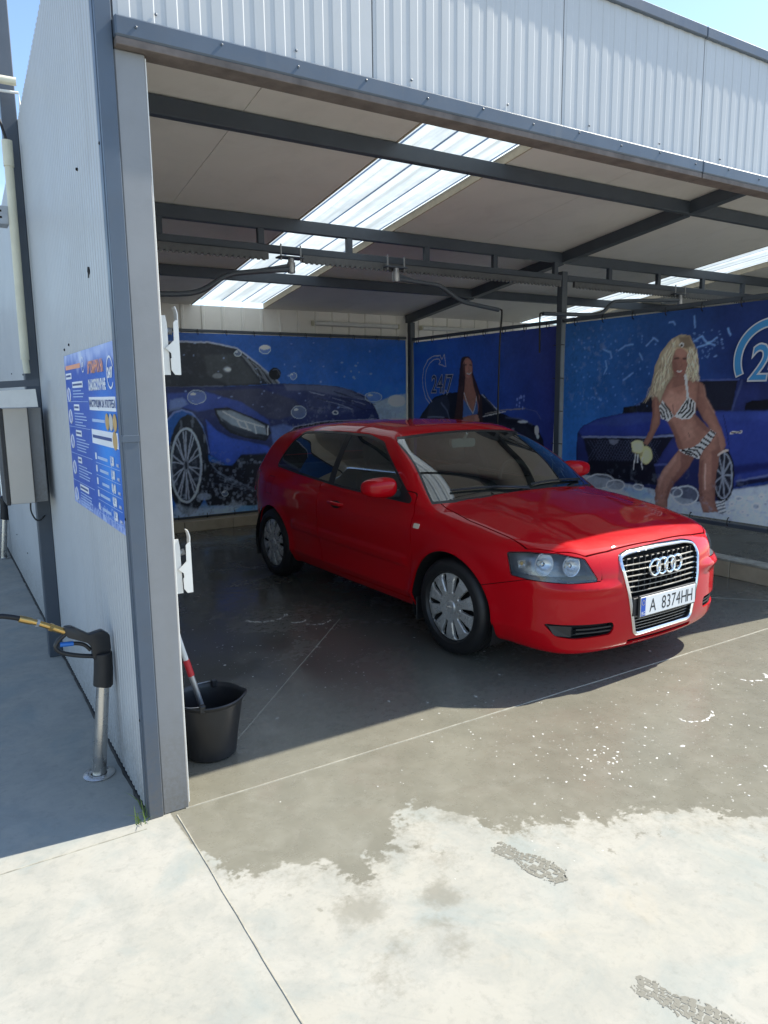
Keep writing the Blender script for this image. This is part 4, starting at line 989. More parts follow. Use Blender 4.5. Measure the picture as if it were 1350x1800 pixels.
def paint(pr, a0, a1, z0, z1, bgf, step, warp=1.0):
    na, nzv = int(abs(a1-a0)/step)+1, int((z1-z0)/step)+1
    Ag, Zg = np.meshgrid(np.linspace(a0, a1, na), np.linspace(z0, z1, nzv), indexing='ij'); img = bgf(Ag, Zg)
    g_ = value_noise(Ag+9, Zg+3, 23, 11)-0.5; h_ = value_noise(Ag+2, Zg+7, 23, 12)-0.5; g2 = value_noise(Ag, Zg, 61, 13)-0.5; h2 = value_noise(Ag+5, Zg, 61, 14)-0.5
    Aw, Zw = Ag+(0.014*g_+0.008*g2)*warp, Zg+(0.014*h_+0.008*h2)*warp
    da = (a1-a0)/(na-1); dz = (z1-z0)/(nzv-1)
    for kind, pts, w, col, al, soft in pr.L:
        m = soft+w+0.01; x0, y0 = pts.min(0)-m; x1, y1 = pts.max(0)+m
        i0, i1 = sorted(((x0-a0)/da, (x1-a0)/da)); i0 = max(int(i0), 0); i1 = min(int(i1)+2, na); j0 = max(int((y0-z0)/dz), 0); j1 = min(int((y1-z0)/dz)+2, nzv)
        if i0 >= i1 or j0 >= j1: continue
        sub = np.stack([Aw[i0:i1, j0:j1].ravel(), Zw[i0:i1, j0:j1].ravel()], 1)
        if kind == 'P': d = poly_sd(sub, pts)
        else:
            d = np.full(len(sub), 1e9)
            for p, q in zip(pts[:-1], pts[1:]):
                e = q-p; ww = sub-p; t = np.clip((ww@e)/max(e@e, 1e-12), 0, 1); d = np.minimum(d, np.linalg.norm(ww-t[:, None]*e, axis=1))
            d = d-w/2
        k = np.clip(0.5-d/max(soft, 0.004), 0, 1); k = (k*k*(3-2*k)*al).reshape(i1-i0, j1-j0, 1)
        ink = LIN(col)
        if kind == 'P' and al >= 1: ink = ink*(1-(0.42 if soft == .01 else 0.22)*np.exp(np.minimum(d, 0)/0.028)).reshape(i1-i0, j1-j0, 1)*(1.12 if soft == .01 else 1.06)
        img[i0:i1, j0:j1] = img[i0:i1, j0:j1]*(1-k)+ink*k
    return Ag, Zg, img
# ---------------- A: back banner (big blue sports car)
A = Print([2.034217, -0.196909, 1.817273, -0.250846, -2.323501, 2.568797, -0.135173, -0.03341, 1.0])
A.P([(60,985),(500,915),(700,900),(1400,900),(1400,1100),(60,1100)],(88,112,138),1,.12)
A.P([(480,900),(620,900),(900,930),(900,1010),(360,1010)],(60,112,150),.8,.1)
A.P([(1090,440),(1150,420),(1200,400),(1270,388),(1300,560),(1120,560)],(120,135,150),1,.03)
A.E(1225,425,45,30,(175,185,195),.9,.03); A.E(1150,500,50,40,(105,122,142),.8,.04)
# greenhouse
A.P([(-400,140),(95,122),(250,124),(400,155),(490,225),(625,335),(330,350),(-400,360)],(27,31,40),1)
A.S([(-400,132),(95,118),(250,122),(400,152),(500,228),(620,330)],.02,(118,124,138),.9,.012)
for k in range(14):
    x=420+k*13; y=185+k*9
    A.S([(x,y),(x+40+7*(k%3),y+45+9*(k%4)),(x+75,y+95+8*(k%3))],.012,(98,104,112),.55,.012)
A.P([(230,190),(400,180),(520,330),(360,345),(250,290)],(52,56,60),.6,.05)
A.E(300,296,26,14,(120,126,132),.5,.02); A.E(350,262,22,16,(115,120,128),.5,.02)
A.P([(-400,335),(30,352),(330,345),(330,362),(-400,365)],(70,78,98),.7,.02)
# body
A.P([(-400,365),(95,352),(330,352),(520,342),(640,335),(800,340),(920,350),(1000,372),(1065,402),(1112,452),(1142,525),(1140,650),(1000,800),(640,900),(420,960),(380,760),(250,700),(230,560),(170,490),(110,470),(60,500),(-30,560),(-400,560)],(24,33,76),1)
A.P([(560,352),(800,345),(930,358),(1050,405),(1105,460),(900,500),(700,470),(620,420)],(38,46,84),.9,.03)
A.P([(640,338),(880,345),(980,365),(1080,420),(940,405),(790,372),(660,372)],(78,86,110),.55,.03)
for k in range(26):
    x=770+int(290*SC(k,97)); y=372+int(95*SC(k,53))
    A.S([(x,y),(x+34+int(30*SC(k,11)),y+8+int(10*SC(k,7))),(x+70,y+12+int(16*SC(k,5)))],.010,(18,22,44) if k%3 else (112,122,145),.6,.008)
A.P([(250,372),(520,360),(700,420),(760,478),(620,520),(560,515),(420,440)],(48,50,68),.75,.04)
A.P([(40,385),(240,378),(420,430),(560,522),(570,545),(470,505),(350,455),(270,468),(200,480),(110,455),(40,470)],(36,58,128),.9,.03)
A.P([(55,420),(120,405),(150,440),(100,468),(50,480)],(105,125,165),.55,.03)
A.P([(240,520),(300,580),(370,615),(560,655),(585,690),(430,700),(375,760),(320,745),(262,700)],(34,66,150),1,.02)
A.P([(575,560),(640,545),(700,560),(640,640),(590,680)],(70,95,150),.7,.04)
A.S([(45,520),(75,485),(115,470),(170,488),(215,545),(240,620),(255,690)],.022,(92,112,160),.8,.014)
# headlamp
A.P([(280,465),(360,460),(480,510),(560,545),(577,590),(550,632),(450,617),(370,592),(310,540)],(22,25,34),1)
A.P([(295,475),(370,472),(470,515),(545,552),(555,600),(470,590),(380,560),(320,525)],(108,118,128),1,.02)
for q in ([(330,480),(400,520),(540,560)],[(400,520),(420,560),(470,575)],[(440,530),(460,575)],[(490,545),(500,590)],[(560,555),(560,600)]): A.S(q,.016,(198,206,212),.8,.012)
A.P([(310,505),(380,550),(480,585),(540,615),(440,605),(360,570)],(36,40,52),.9,.02)
# grille and lower opening
A.P([(640,615),(690,565),(790,538),(900,525),(1130,520),(1145,560),(1000,700),(640,700)],(14,16,26),1)
for k in range(16): A.S([(690+k*27,545-k*1.4),(684+k*27,640)],.009,(86,92,104),.7,.006)
A.S([(640,610),(700,558),(850,530),(1120,518)],.012,(120,128,150),.7)
A.E(907,485,16,12,(150,158,172),1); A.E(907,485,9,7,(40,48,80),1)
A.P([(380,760),(420,705),(560,700),(600,690),(900,700),(900,960),(250,965),(205,860),(240,730),(330,755)],(17,20,30),1,.02)
for k in range(90):
    x=215+int(330*SC(k,137)); y=725+int(230*SC(k,83)); A.E(x,y,5+(k%4)*2,4+(k%3)*3,(112,122,138) if k%3 else (48,58,80),.38,.01)
for k in range(7): A.S([(250+k*12,720+k*22),(300+k*20,790+k*14),(380+k*24,830+k*10)],.010,(96,108,128),.4,.01)
# wheel
A.E(150,755,108,262,(22,25,33),1,.02)
for k in range(60):
    t=k*.7; A.E(150+(85+k%3*9)*math.cos(t),755+(205+k%5*12)*math.sin(t),6,9,(88,96,108),.4,.012)
A.E(138,757,80,196,(30,34,44),1)
A.S([(138+77*math.cos(t),757+190*math.sin(t)) for t in [2*math.pi*k/36 for k in range(37)]],.030,(140,148,160),.95,.012)
for k in range(10):
    for dd in (-.10,.10):
        t=2*math.pi*k/10+.2; A.S([(138+14*math.cos(t),757+32*math.sin(t)),(138+70*math.cos(t+dd),757+175*math.sin(t+dd))],.017,(128,134,146),.9,.009)
A.E(138,757,15,36,(100,106,118),1); A.E(138,757,8,20,(40,44,54),1)
A.E(232,918,38,18,(125,140,160),.6,.02)
A.P([(90,960),(200,985),(340,975),(380,940),(430,960),(360,1010),(110,1030),(80,1000)],(128,142,160),.55,.05)
# mirror, bubbles, splashes
A.E(597,285,32,32,(16,18,24),1); A.S([(585,265),(610,262),(625,290)],.008,(70,76,90),.8)
A.bub(193,405,48,36); A.bub(720,483,40,33); A.bub(405,178,18,16); A.bub(545,160,30,22); A.bub(693,297,17,18); A.bub(1105,405,45,25); A.bub(340,903,16,14)
A.E(545,150,28,10,(205,215,225),.7,.02); A.E(352,262,16,10,(170,180,190),.6,.02)
for k in range(46):
    x=100+int(1000*SC(k,211)); y=60+int(420*SC(k,97)); A.E(x,y,3+(k%3)*2,3+(k%2)*2,(125,150,195),.4,.012)
# ---------------- B: divider banner, rear half
Q = Print([-1.980133, -0.186945, 6.807995, 0.481939, -2.187346, 2.775991, 0.307419, -0.034062, 1.0])
Q.P([(290,605),(335,548),(420,520),(500,515),(680,530),(780,650),(870,690),(960,715),(1045,755),(1095,850),(1100,960),(900,1200),(200,1200),(215,715),(245,660)],(13,15,26),1)
Q.P([(300,600),(340,560),(420,535),(440,600),(430,690),(280,690)],(30,36,52),.8,.03)
Q.S([(380,590),(420,640),(440,710)],.02,(78,86,108),.6,.02); Q.S([(285,690),(340,685),(400,690)],.02,(96,104,122),.6,.015)
Q.S([(665,530),(720,585),(785,648)],.016,(128,134,148),.8); Q.S([(690,560),(770,650)],.03,(30,34,46),.9)
Q.S([(690,665),(800,640),(960,628)],.016,(92,88,84),.8); Q.S([(650,690),(790,655),(830,650)],.012,(158,160,166),.8)
Q.S([(960,628),(1040,650),(1075,700)],.012,(48,58,98),.9); Q.S([(830,690),(930,700),(1010,740)],.018,(50,58,82),.7,.02)
Q.E(1043,780,16,34,(170,176,186),.95,.014); Q.E(1052,822,12,16,(130,138,150),.9,.012); Q.E(945,720,34,10,(150,156,170),.7,.02); Q.E(880,772,12,9,(140,146,160),.8,.01)
Q.P([(700,720),(960,740),(1040,830),(1060,900),(800,900)],(22,25,38),.7,.05)
for k in range(10): Q.E(905+int(50*SC(k,31)),540+int(90*SC(k,37)),4+k%3,8+k%5,(92,112,175),.6,.012)
# brunette
Q.P([(518,275),(545,262),(575,268),(595,300),(602,390),(640,490),(665,560),(675,760),(600,760),(458,760),(485,600),(498,470),(508,350)],(38,24,24),1)
Q.P([(545,400),(592,396),(604,470),(650,540),(645,640),(600,690),(545,690),(528,600),(534,520)],(116,76,62),1,.012)
Q.E(562,345,36,72,(132,88,72),1,.012)
Q.P([(525,330),(520,400),(545,420),(540,300)],(44,28,26),.9,.014)
Q.S([(535,325),(552,322)],.012,(40,26,26),.9); Q.S([(575,322),(590,325)],.012,(40,26,26),.9)
Q.S([(566,340),(572,362),(564,368)],.008,(98,60,50),.7); Q.S([(556,382),(572,388),(586,378)],.016,(205,195,190),.9,.007); Q.S([(552,392),(572,400),(588,386)],.009,(120,52,50),.8)
Q.P([(532,560),(552,590),(596,660),(588,690),(528,690)],(50,78,128),1); Q.P([(622,556),(634,600),(636,660),(600,690),(596,660)],(44,72,122),1)
Q.S([(536,520),(560,600),(596,660)],.012,(190,195,205),.95); Q.S([(626,540),(618,600),(598,660)],.012,(190,195,205),.95)
Q.P([(528,690),(590,672),(632,672),(650,690),(645,735),(600,730),(530,725)],(120,80,66),1); Q.E(626,700,20,30,(136,94,80),1)
Q.P([(500,480),(530,470),(530,560),(520,720),(470,740),(486,600)],(46,28,26),.9,.02); Q.P([(604,470),(640,520),(668,720),(640,690),(640,600)],(42,26,25),.95,.014)
# logo: open ring with an arrow head
ring=[(300,590),(272,555),(252,490),(246,420),(256,350),(285,290),(325,262),(372,258)]
Q.S(ring,.012,(150,160,182)); ring2=[(318,580),(292,545),(272,485),(267,420),(276,358),(300,310),(332,284),(366,280)]
Q.S(ring2,.010,(150,160,182)); Q.S([(372,258),(385,285),(404,250),(416,335),(362,318),(376,305),(366,282)],.010,(150,160,182)); Q.S([(400,525),(408,500),(424,510),(420,530)],.009,(150,160,182))
# ---------------- C: divider banner, front half
D = Print([-1.570728, -0.148293, 3.26591, 0.382295, -1.735099, 2.695742, 0.243858, -0.027019, 1.0])
D.P([(-80,1125),(100,1140),(200,1150),(300,1165),(420,1200),(620,1240),(900,1320),(1040,1310),(1120,1245),(1400,1205),(2000,1150),(2000,1700),(-80,1500)],(148,156,166),1,.02)
D.P([(400,1225),(560,1240),(640,1300),(500,1300)],(108,142,180),.8,.04)
# car
D.P([(125,1140),(120,1000),(132,880),(165,832),(250,790),(420,752),(470,720),(520,690),(610,612),(760,555),(920,540),(1180,535),(1350,560),(1900,640),(1900,1160),(1350,1182),(1130,1232),(1040,1312),(900,1320),(620,1240),(380,1192),(240,1155)],(25,32,72),1)
D.P([(135,872),(170,832),(270,785),(420,756),(640,745),(900,742),(760,880),(560,902),(160,900)],(30,46,118),1,.02)
D.P([(200,822),(420,765),(640,752),(640,800),(400,838)],(42,60,122),.7,.04)
D.P([(430,745),(520,700),(610,620),(760,560),(920,545),(1150,542),(1112,735),(640,742)],(20,23,38),1)
D.S([(418,752),(520,695),(612,612),(770,556),(930,540),(1160,536)],.014,(56,70,120),.8)
D.P([(420,715),(500,705),(500,748),(415,752)],(14,16,24),1)
D.P([(1155,545),(1300,560),(1300,700),(1190,720),(1200,680),(1350,668),(1350,735),(1115,735)],(28,38,86),1,.014); D.P([(1205,690),(1250,668),(1400,668),(1400,735),(1195,738)],(13,15,24),1)
D.P([(930,745),(1350,738),(1900,760),(1900,1150),(1350,1180),(1125,1225),(1095,1065),(1040,970),(950,905)],(30,46,112),1,.014)
D.P([(930,745),(1400,738),(1900,755),(1900,830),(1350,800),(980,800)],(40,60,130),.6,.05); D.P([(1110,1090),(1400,1060),(1400,1100),(1120,1150)],(16,24,74),.8,.04)
D.P([(1150,1195),(1400,1150),(1400,1180),(1140,1225)],(14,18,40),.9,.02); D.S([(1150,1190),(1400,1140)],.012,(110,120,150),.6,.02)
D.P([(1100,872),(1180,862),(1184,880),(1102,888)],(180,176,168),1,.006); D.P([(1106,876),(1176,867),(1178,876),(1108,884)],(70,56,44),1,.005)
D.S([(1115,735),(1180,545)],.018,(60,72,112),.6,.02); D.S([(1060,760),(1090,900),(1120,1200)],.008,(14,22,66),.8)
# nose and grille
D.P([(140,912),(560,912),(750,898),(625,1082),(640,1215),(380,1190),(240,1152),(125,1138),(122,1000)],(19,22,38),1)
for k in range(22):
    x=190+k*19; D.S([(x,925),(x+75,1060)],.005,(62,68,92),.8,.004); D.S([(x+75,925),(x-5,1062)],.005,(62,68,92),.8,.004)
D.P([(200,1055),(480,1060),(620,1085),(640,1200),(260,1150),(135,1120)],(15,17,30),1,.03)
D.S([(160,905),(560,908),(745,896)],.02,(108,118,152),.85,.012); D.P([(325,922),(395,922),(385,945),(360,957),(335,945)],(96,102,120),1,.008)
D.P([(740,915),(880,1000),(790,1060),(640,1085),(660,1040)],(34,42,98),1,.02); D.S([(625,1085),(720,1080),(800,1060)],.02,(66,76,128),.8,.014); D.P([(130,900),(165,905),(200,1060),(150,1120),(126,1100)],(28,38,92),.9,.03)
# wheel
D.E(1060,1150,75,178,(15,17,24),1,.014); D.E(1062,1152,58,145,(26,29,40),1)
for k in range(9):
    t=2*math.pi*k/9; D.S([(1062,1152),(1062+56*math.cos(t),1152+140*math.sin(t))],.016,(120,126,138),.85,.008)
D.S([(1062+58*math.cos(t),1152+146*math.sin(t)) for t in [2*math.pi*k/30 for k in range(31)]],.014,(128,134,146),.8)
# foam bubbles
for cx,cy,rx,ry in ((270,1190,90,45),(370,1215,60,35),(820,1280,80,60),(760,1260,40,30),(1275,1350,26,18),(1165,1300,20,14),(1120,1335,14,12),(1185,1385,14,8),(1240,1300,12,10),(1310,1285,16,10),(1100,1385,10,8),(520,1225,30,18)):
    D.E(cx,cy,rx,ry,(96,102,112),.55,.02); D.S([(cx+rx*math.cos(t),cy+ry*math.sin(t)) for t in [2*math.pi*k/18 for k in range(19)]],.014,(192,198,204),.7,.01)
for k in range(60): D.E(1030+int(560*SC(k,173)),1290+int(120*SC(k,61)),4+k%6,3+k%4,(112,118,130) if k%2 else (186,192,198),.5,.012)
for k in range(8): D.S([(1000+k*6,1330+k*9),(1050+k*4,1320+k*9),(1075,1312+k*10)],.010,(40,42,50) if k%2 else (205,210,214),.8,.006)
# splashes on the blue
for k in range(70):
    x=70+int(560*SC(k,149)); y=240+int(480*SC(k,71)); D.E(x,y,3+k%4,3+k%5,(96,142,205),.45,.014)
for q in ([(390,350),(430,320),(480,310)],[(570,320),(620,270),(645,290)],[(310,420),(318,460),(300,500)],[(295,345),(340,360),(345,395)],[(420,540),(470,500),(480,495)],[(715,172),(745,168),(755,185)],[(880,290),(930,260),(960,300),(1010,320)],[(900,330),(960,310),(1020,270)],[(525,370),(545,410)],[(1090,210),(1105,250)],[(880,130),(885,200)]): D.S(q,.016,(98,142,200),.6,.014)
for k in range(40): D.E(870+int(190*SC(k,67)),210+int(190*SC(k,43)),3+k%4,3+k%3,(104,142,195),.45,.014)
# blonde: hair back, torso, arms, legs
sk=(133,91,76); sd=(98,62,54); sh=(172,128,110)
D.P([(795,246),(850,252),(882,310),(905,400),(910,450),(895,540),(872,566),(850,520),(735,600),(690,600),(655,690),(640,640),(590,640),(608,560),(628,450),(660,370),(710,300),(745,268)],(150,130,100),1)
D.P([(905,545),(935,560),(950,650),(1010,755),(1062,880),(1078,960),(1060,1010),(1025,1000),(1012,900),(930,785),(885,690)],sk,1,.01)
D.P([(610,600),(650,660),(668,690),(662,820),(612,912),(575,962),(550,945),(592,860),(610,760)],sk,1,.01)
D.P([(735,520),(850,518),(912,556),(905,650),(885,760),(955,835),(1012,880),(935,965),(862,1040),(780,992),(745,880),(702,795),(660,740),(640,690),(690,590)],sk,1,.01)
D.P([(930,925),(1022,878),(1045,990),(1012,1180),(1008,1310),(1032,1388),(935,1392),(908,1312),(900,1180),(905,1050)],sk,1,.01)
D.P([(780,985),(872,1038),(832,1110),(742,1212),(706,1300),(705,1368),(625,1345),(625,1250),(668,1132)],sk,1,.01)
D.P([(790,1000),(870,1045),(825,1120),(745,1215),(710,1300),(690,1300),(720,1200),(790,1100)],sd,.75,.03); D.P([(640,1180),(700,1090),(770,1010),(760,1060),(680,1170),(650,1250)],sh,.45,.03)
D.P([(912,1060),(932,1050),(925,1180),(930,1310),(912,1310),(903,1180)],sd,.7,.03); D.S([(945,1080),(942,1180),(945,1240)],.012,(190,150,134),.8,.014); D.P([(985,1000),(1040,960),(1012,1180),(1005,1300),(985,1200)],sd,.6,.03)
D.P([(700,800),(745,880),(780,985),(810,990),(770,880),(740,810)],sd,.6,.03); D.P([(880,770),(950,840),(1000,880),(960,880),(890,820)],sd,.5,.03); D.P([(790,830),(860,810),(880,900),(830,930)],sh,.35,.05)
D.S([(840,880),(845,905)],.010,sd,.8); D.P([(885,690),(910,560),(925,640),(960,720),(930,775)],sd,.45,.03); D.S([(940,575),(950,650),(1005,750)],.014,sh,.5,.02); D.P([(612,620),(630,640),(622,760),(600,860),(592,860),(610,760)],sd,.55,.02)
D.P([(720,600),(790,640),(840,590),(850,650),(745,770),(680,680)],sh,.35,.05); D.S([(740,700),(746,762)],.010,sd,.8,.01)
# face and hair
D.E(790,430,58,95,(122,82,70),1,.012); D.P([(740,500),(840,500),(852,560),(740,590)],(116,78,66),.8,.02)
D.P([(740,420),(745,500),(775,520),(765,430)],(108,72,62),.6,.03); D.E(792,365,40,30,(156,112,96),.5,.03)
D.S([(752,405),(775,402)],.018,(62,42,40),.9,.008); D.S([(808,402),(830,406)],.018,(62,42,40),.9,.008); D.S([(795,420),(800,448),(788,455)],.010,(108,70,60),.7)
D.S([(766,483),(780,488),(798,485)],.012,(200,190,184),.9,.006); D.S([(754,476),(780,500),(810,480)],.010,(128,58,58),.8)
D.P([(745,268),(800,246),(855,255),(880,310),(850,340),(800,330),(760,330),(735,420),(740,520),(700,580),(660,690),(640,640),(600,610),(640,430),(690,330)],(150,136,110),1,.01)
D.P([(780,262),(850,258),(872,320),(830,335),(790,325)],(92,76,60),.85,.03); D.P([(838,335),(880,320),(905,410),(905,500),(875,560),(858,500),(850,400)],(152,138,112),1,.01)
for k in range(150):
    r=SC(k,1); q=SC(k,2); w=SC(k,3); x0=760-130*r*q-20*w; y0=275+(60+190*q)*r; pts=[]
    for j in range(7): pts.append((x0-j*(6+9*r)+9*math.sin(j*1.7+k),y0+j*(26+22*w)))
    pts=[p for p in pts if p[1]<690-60*(1-r)]
    if len(pts)>2: D.S(pts,.007+.005*w,[(200,188,160),(104,88,68),(172,158,130),(128,112,88)][k%4],.55,.008)
for k in range(50):
    r=SC(k,4); w=SC(k,5); x0=842+52*r; pts=[(x0+7*math.sin(j*1.9+k)+4*j*(r-.4),330+40*w+j*26) for j in range(8)]
    pts=[p for p in pts if p[1]<560]
    D.S(pts,.007+.004*w,[(200,188,160),(104,88,68),(160,146,118)][k%3],.55,.008)
D.S([(785,318),(798,300),(810,312),(800,326)],.014,(205,205,200),.9); D.E(797,316,7,8,(20,20,24),1)
# zebra swimwear
wh=(205,208,208)
D.S([(822,510),(832,600),(838,655)],.024,wh,1,.006)
D.P([(655,712),(678,668),(715,720),(748,772),(712,806),(668,782)],wh,1,.007); D.P([(750,772),(800,700),(838,645),(886,688),(884,745),(850,785),(800,795)],wh,1,.007)
for q in ([(672,690),(700,730),(715,780)],[(662,720),(685,745),(695,790)],[(690,690),(720,735),(735,775)],[(665,745),(680,775)],[(840,665),(830,720),(790,755)],[(858,670),(850,730),(800,780)],[(875,690),(868,740),(830,780)],[(830,675),(800,720),(775,760)]): D.S(q,.016,(18,18,22),1,.006)
D.P([(778,992),(870,972),(930,920),(985,858),(1018,882),(965,955),(925,1000),(902,1046),(835,1022)],wh,1,.007)
for q in ([(800,992),(850,1000),(890,1030)],[(840,985),(890,990),(910,1020)],[(880,970),(920,975),(935,985)],[(915,940),(945,955),(958,960)],[(940,915),(965,930),(975,940)],[(965,890),(985,905),(1000,908)],[(985,868),(1010,885)],[(820,1005),(855,1022)]): D.S(q,.018,(18,18,22),1,.006)
D.S([(1030,1020),(1060,1000),(1085,990)],.02,(165,150,140),.9)
# sponges and drips
D.E(568,1022,42,60,(196,186,118),1,.01); D.P([(470,942),(500,928),(545,930),(556,960),(550,1002),(520,1014),(480,1000)],(204,196,132),1,.01); D.P([(480,995),(520,1012),(550,1000),(545,1030),(515,1030)],(120,110,72),.8,.015)
for q in ([(500,1015),(494,1060),(490,1110)],[(515,1020),(512,1070)],[(545,1040),(540,1085),(546,1112)]): D.S(q,.012,(200,206,210),.9,.006)

def bg_a(a, z):
    t = np.clip((z-0.9)/1.6, 0, 1)[..., None]; k = np.clip((a-2.4)/2.6, 0, 1)[..., None]
    c = LIN((6, 86, 166))*(1-t)+LIN((12, 66, 134))*t; c = c*(0.72+0.38*k); return c*(0.94+0.12*value_noise(a, z, 1.6, 3))[..., None]
def bg_b(a, z):
    k = np.clip((a-3.3)/2.6, 0, 1)[..., None]; c = LIN((22, 30, 88))*(1-k)+LIN((8, 68, 148))*k; return c*(0.94+0.12*value_noise(a, z, 1.6, 4))[..., None]
def bg_c(a, z):
    k = np.clip((a-1.2)/1.9, 0, 1)[..., None]; t = np.clip((z-0.9)/1.5, 0, 1)[..., None]; c = LIN((22, 46, 104))*(1-k)+LIN((14, 94, 170))*k
    c = c*(1-0.35*t); n = value_noise(a, z, 3.0, 5); return c*(0.9+0.2*n)[..., None]
t = NT('banner_print'); at = t.n('ShaderNodeAttribute', attribute_name='print'); c = t.coord()
bs = t.bsdf(**{'Base Color': at.outputs['Color'], 'Roughness': 0.42, 'Specular IOR Level': 0.4}); t.l(t.bump(t.noise(c, 5, 5, 0.6), 0.25, 0.02), bs.inputs['Normal']); MAT['banner_print'] = t.m
pmat('banner_back', (0.55, 0.55, 0.54), 0.5)
def banner(pr, a0, a1, z0, z1, bgf, place, label, step=0.0095, spray=None, ink=1.0):
    Ag, Zg, img = paint(pr, a0, a1, z0, z1, bgf, step, 0.55)
    tex = 0.80+0.26*value_noise(Ag, Zg, 7, 21)+0.16*value_noise(Ag, Zg, 33, 22)+0.12*value_noise(Ag, Zg, 75, 23); img = img*(tex[..., None]/1.02)
    if spray is not None:                             # fine water spray: bright flecks breaking up the print
        n_ = 0.5*value_noise(Ag, Zg, 19, 31)+0.3*value_noise(Ag, Zg, 43, 32)+0.2*value_noise(Ag, Zg, 97, 33); k = np.clip((n_-0.60)*6, 0, 1)*spray(Ag, Zg); img = img*(1-k[..., None])+LIN((128, 140, 160))*k[..., None]
        n_ = 0.5*value_noise(Ag+3, Zg, 23, 34)+0.5*value_noise(Ag, Zg+5, 57, 35); k = np.clip((n_-0.62)*6, 0, 1)*spray(Ag, Zg); img = img*(1-0.7*k[..., None])
    lum = img@np.array([0.25, 0.6, 0.15]); img = img*0.86+lum[..., None]*0.14*np.array([1.0, 1.05, 1.15])
    img = img+(RNG.random(img.shape[:2])[..., None]-0.5)*0.012*img.mean(); img = np.clip(img*INK*ink, 0.002, 0.82)
    na, nzv = Ag.shape; wv = 0.006*np.sin(Ag*5.1+Zg*1.3)+0.004*np.sin(Ag*11.7-Zg*3.1); edge = np.clip(np.minimum(Zg-z0, z1-Zg)/0.3, 0.15, 1)
    P = place(Ag.ravel(), (wv*edge).ravel(), Zg.ravel()); idx = np.arange(na*nzv).reshape(na, nzv)
    F = np.stack([idx[:-1, :-1], idx[1:, :-1], idx[1:, 1:], idx[:-1, 1:]], -1).reshape(-1, 4)
    root = empty('printed_banner', tuple(np.array(P).mean(0)*np.array([1, 1, 0])), label, 'banner')
    loc = np.array(root.location); o = mk_np('printed_sheet', P-loc, F, 'banner_print', root)
    ca = o.data.color_attributes.new('print', 'FLOAT_COLOR', 'POINT'); ca.data.foreach_set('color', np.concatenate([img.reshape(-1, 3), np.ones((na*nzv, 1))], 1).astype(np.float32).ravel())
    return root, loc
YB = 6.19; XD = 5.385
ba, la = banner(A, 0.30, 5.31, 0.165, 2.415, bg_a, lambda a, w, z: np.stack([a, YB+w, z], 1), 'blue printed banner with a large wet sports car, hung on the back wall', spray=lambda a, z: 0.42*np.clip((1.05-z)*1.6, 0, 1)*np.clip((4.9-a)*1.5, 0, 1)+0.20*np.clip((1.75-z)*2, 0, 1)*np.clip((a-3.0), 0, 1)+0.04)
bb, lb = banner(Q, 6.10, 3.27, 0.50, 2.375, bg_b, lambda a, w, z: np.stack([XD+w, a, z], 1), 'dark blue printed banner with a long-haired brunette and black car', ink=1.25)
bc, lc = banner(D, 3.13, 0.16, 0.50, 2.385, bg_c, lambda a, w, z: np.stack([XD+w, a, z], 1), 'blue printed banner with a curly blonde in zebra swimwear and blue car', spray=lambda a, z: 0.30*np.clip((0.95-z)*4, 0, 1)+0.25*np.clip((a-1.9)*1.2, 0, 1)*np.clip((z-1.35)*3, 0, 1), ink=0.80)
# 24/7 marks
pmat('print_white', (0.62, 0.64, 0.68), 0.45); pmat('print_blue', (0.06, 0.30, 0.62), 0.45); pmat('print_navy', (0.02, 0.06, 0.22), 0.45)
rel = lambda o, p: tuple(np.array(p)-o)
def arc_band(root, o, yc, zc_, r0_, r1_, a0, a1, mat, x, n=60):
    V = []; 
    for i in range(n+1):
        a = a0+(a1-a0)*i/n
        for r in (r0_, r1_): V.append(rel(o, (x, yc-r*math.cos(a), zc_+r*math.sin(a))))
    return mk('ring_mark', V, [(2*i, 2*i+1, 2*i+3, 2*i+2) for i in range(n)], mat, root)
arc_band(bc, lc, 0.78, 1.90, 0.265, 0.345, rad(20), rad(205), 'print_white', XD-0.0125); arc_band(bc, lc, 0.78, 1.90, 0.278, 0.333, rad(22), rad(203), 'print_blue', XD-0.0135)
text_mesh('mark_lettering', '24/7', 0.42, lambda p: rel(lc, (XD-0.0140, 0.985-p[0], 1.735+p[1])), 'print_white', bc, bold=0.016, shear=0.15, sx=0.82)
text_mesh('mark_lettering', '24/7', 0.42, lambda p: rel(lc, (XD-0.0150, 0.985-p[0], 1.735+p[1])), 'print_blue', bc, bold=0.001, shear=0.15, sx=0.82)
text_mesh('mark_lettering', '24/7', 0.34, lambda p: rel(lb, (XD-0.0130, 5.65-p[0], 1.665+p[1])), 'print_white', bb, bold=0.010, shear=0.12, sx=0.80)
text_mesh('mark_lettering', '24/7', 0.34, lambda p: rel(lb, (XD-0.0140, 5.65-p[0], 1.665+p[1])), 'print_navy', bb, bold=-0.001, shear=0.12, sx=0.80)
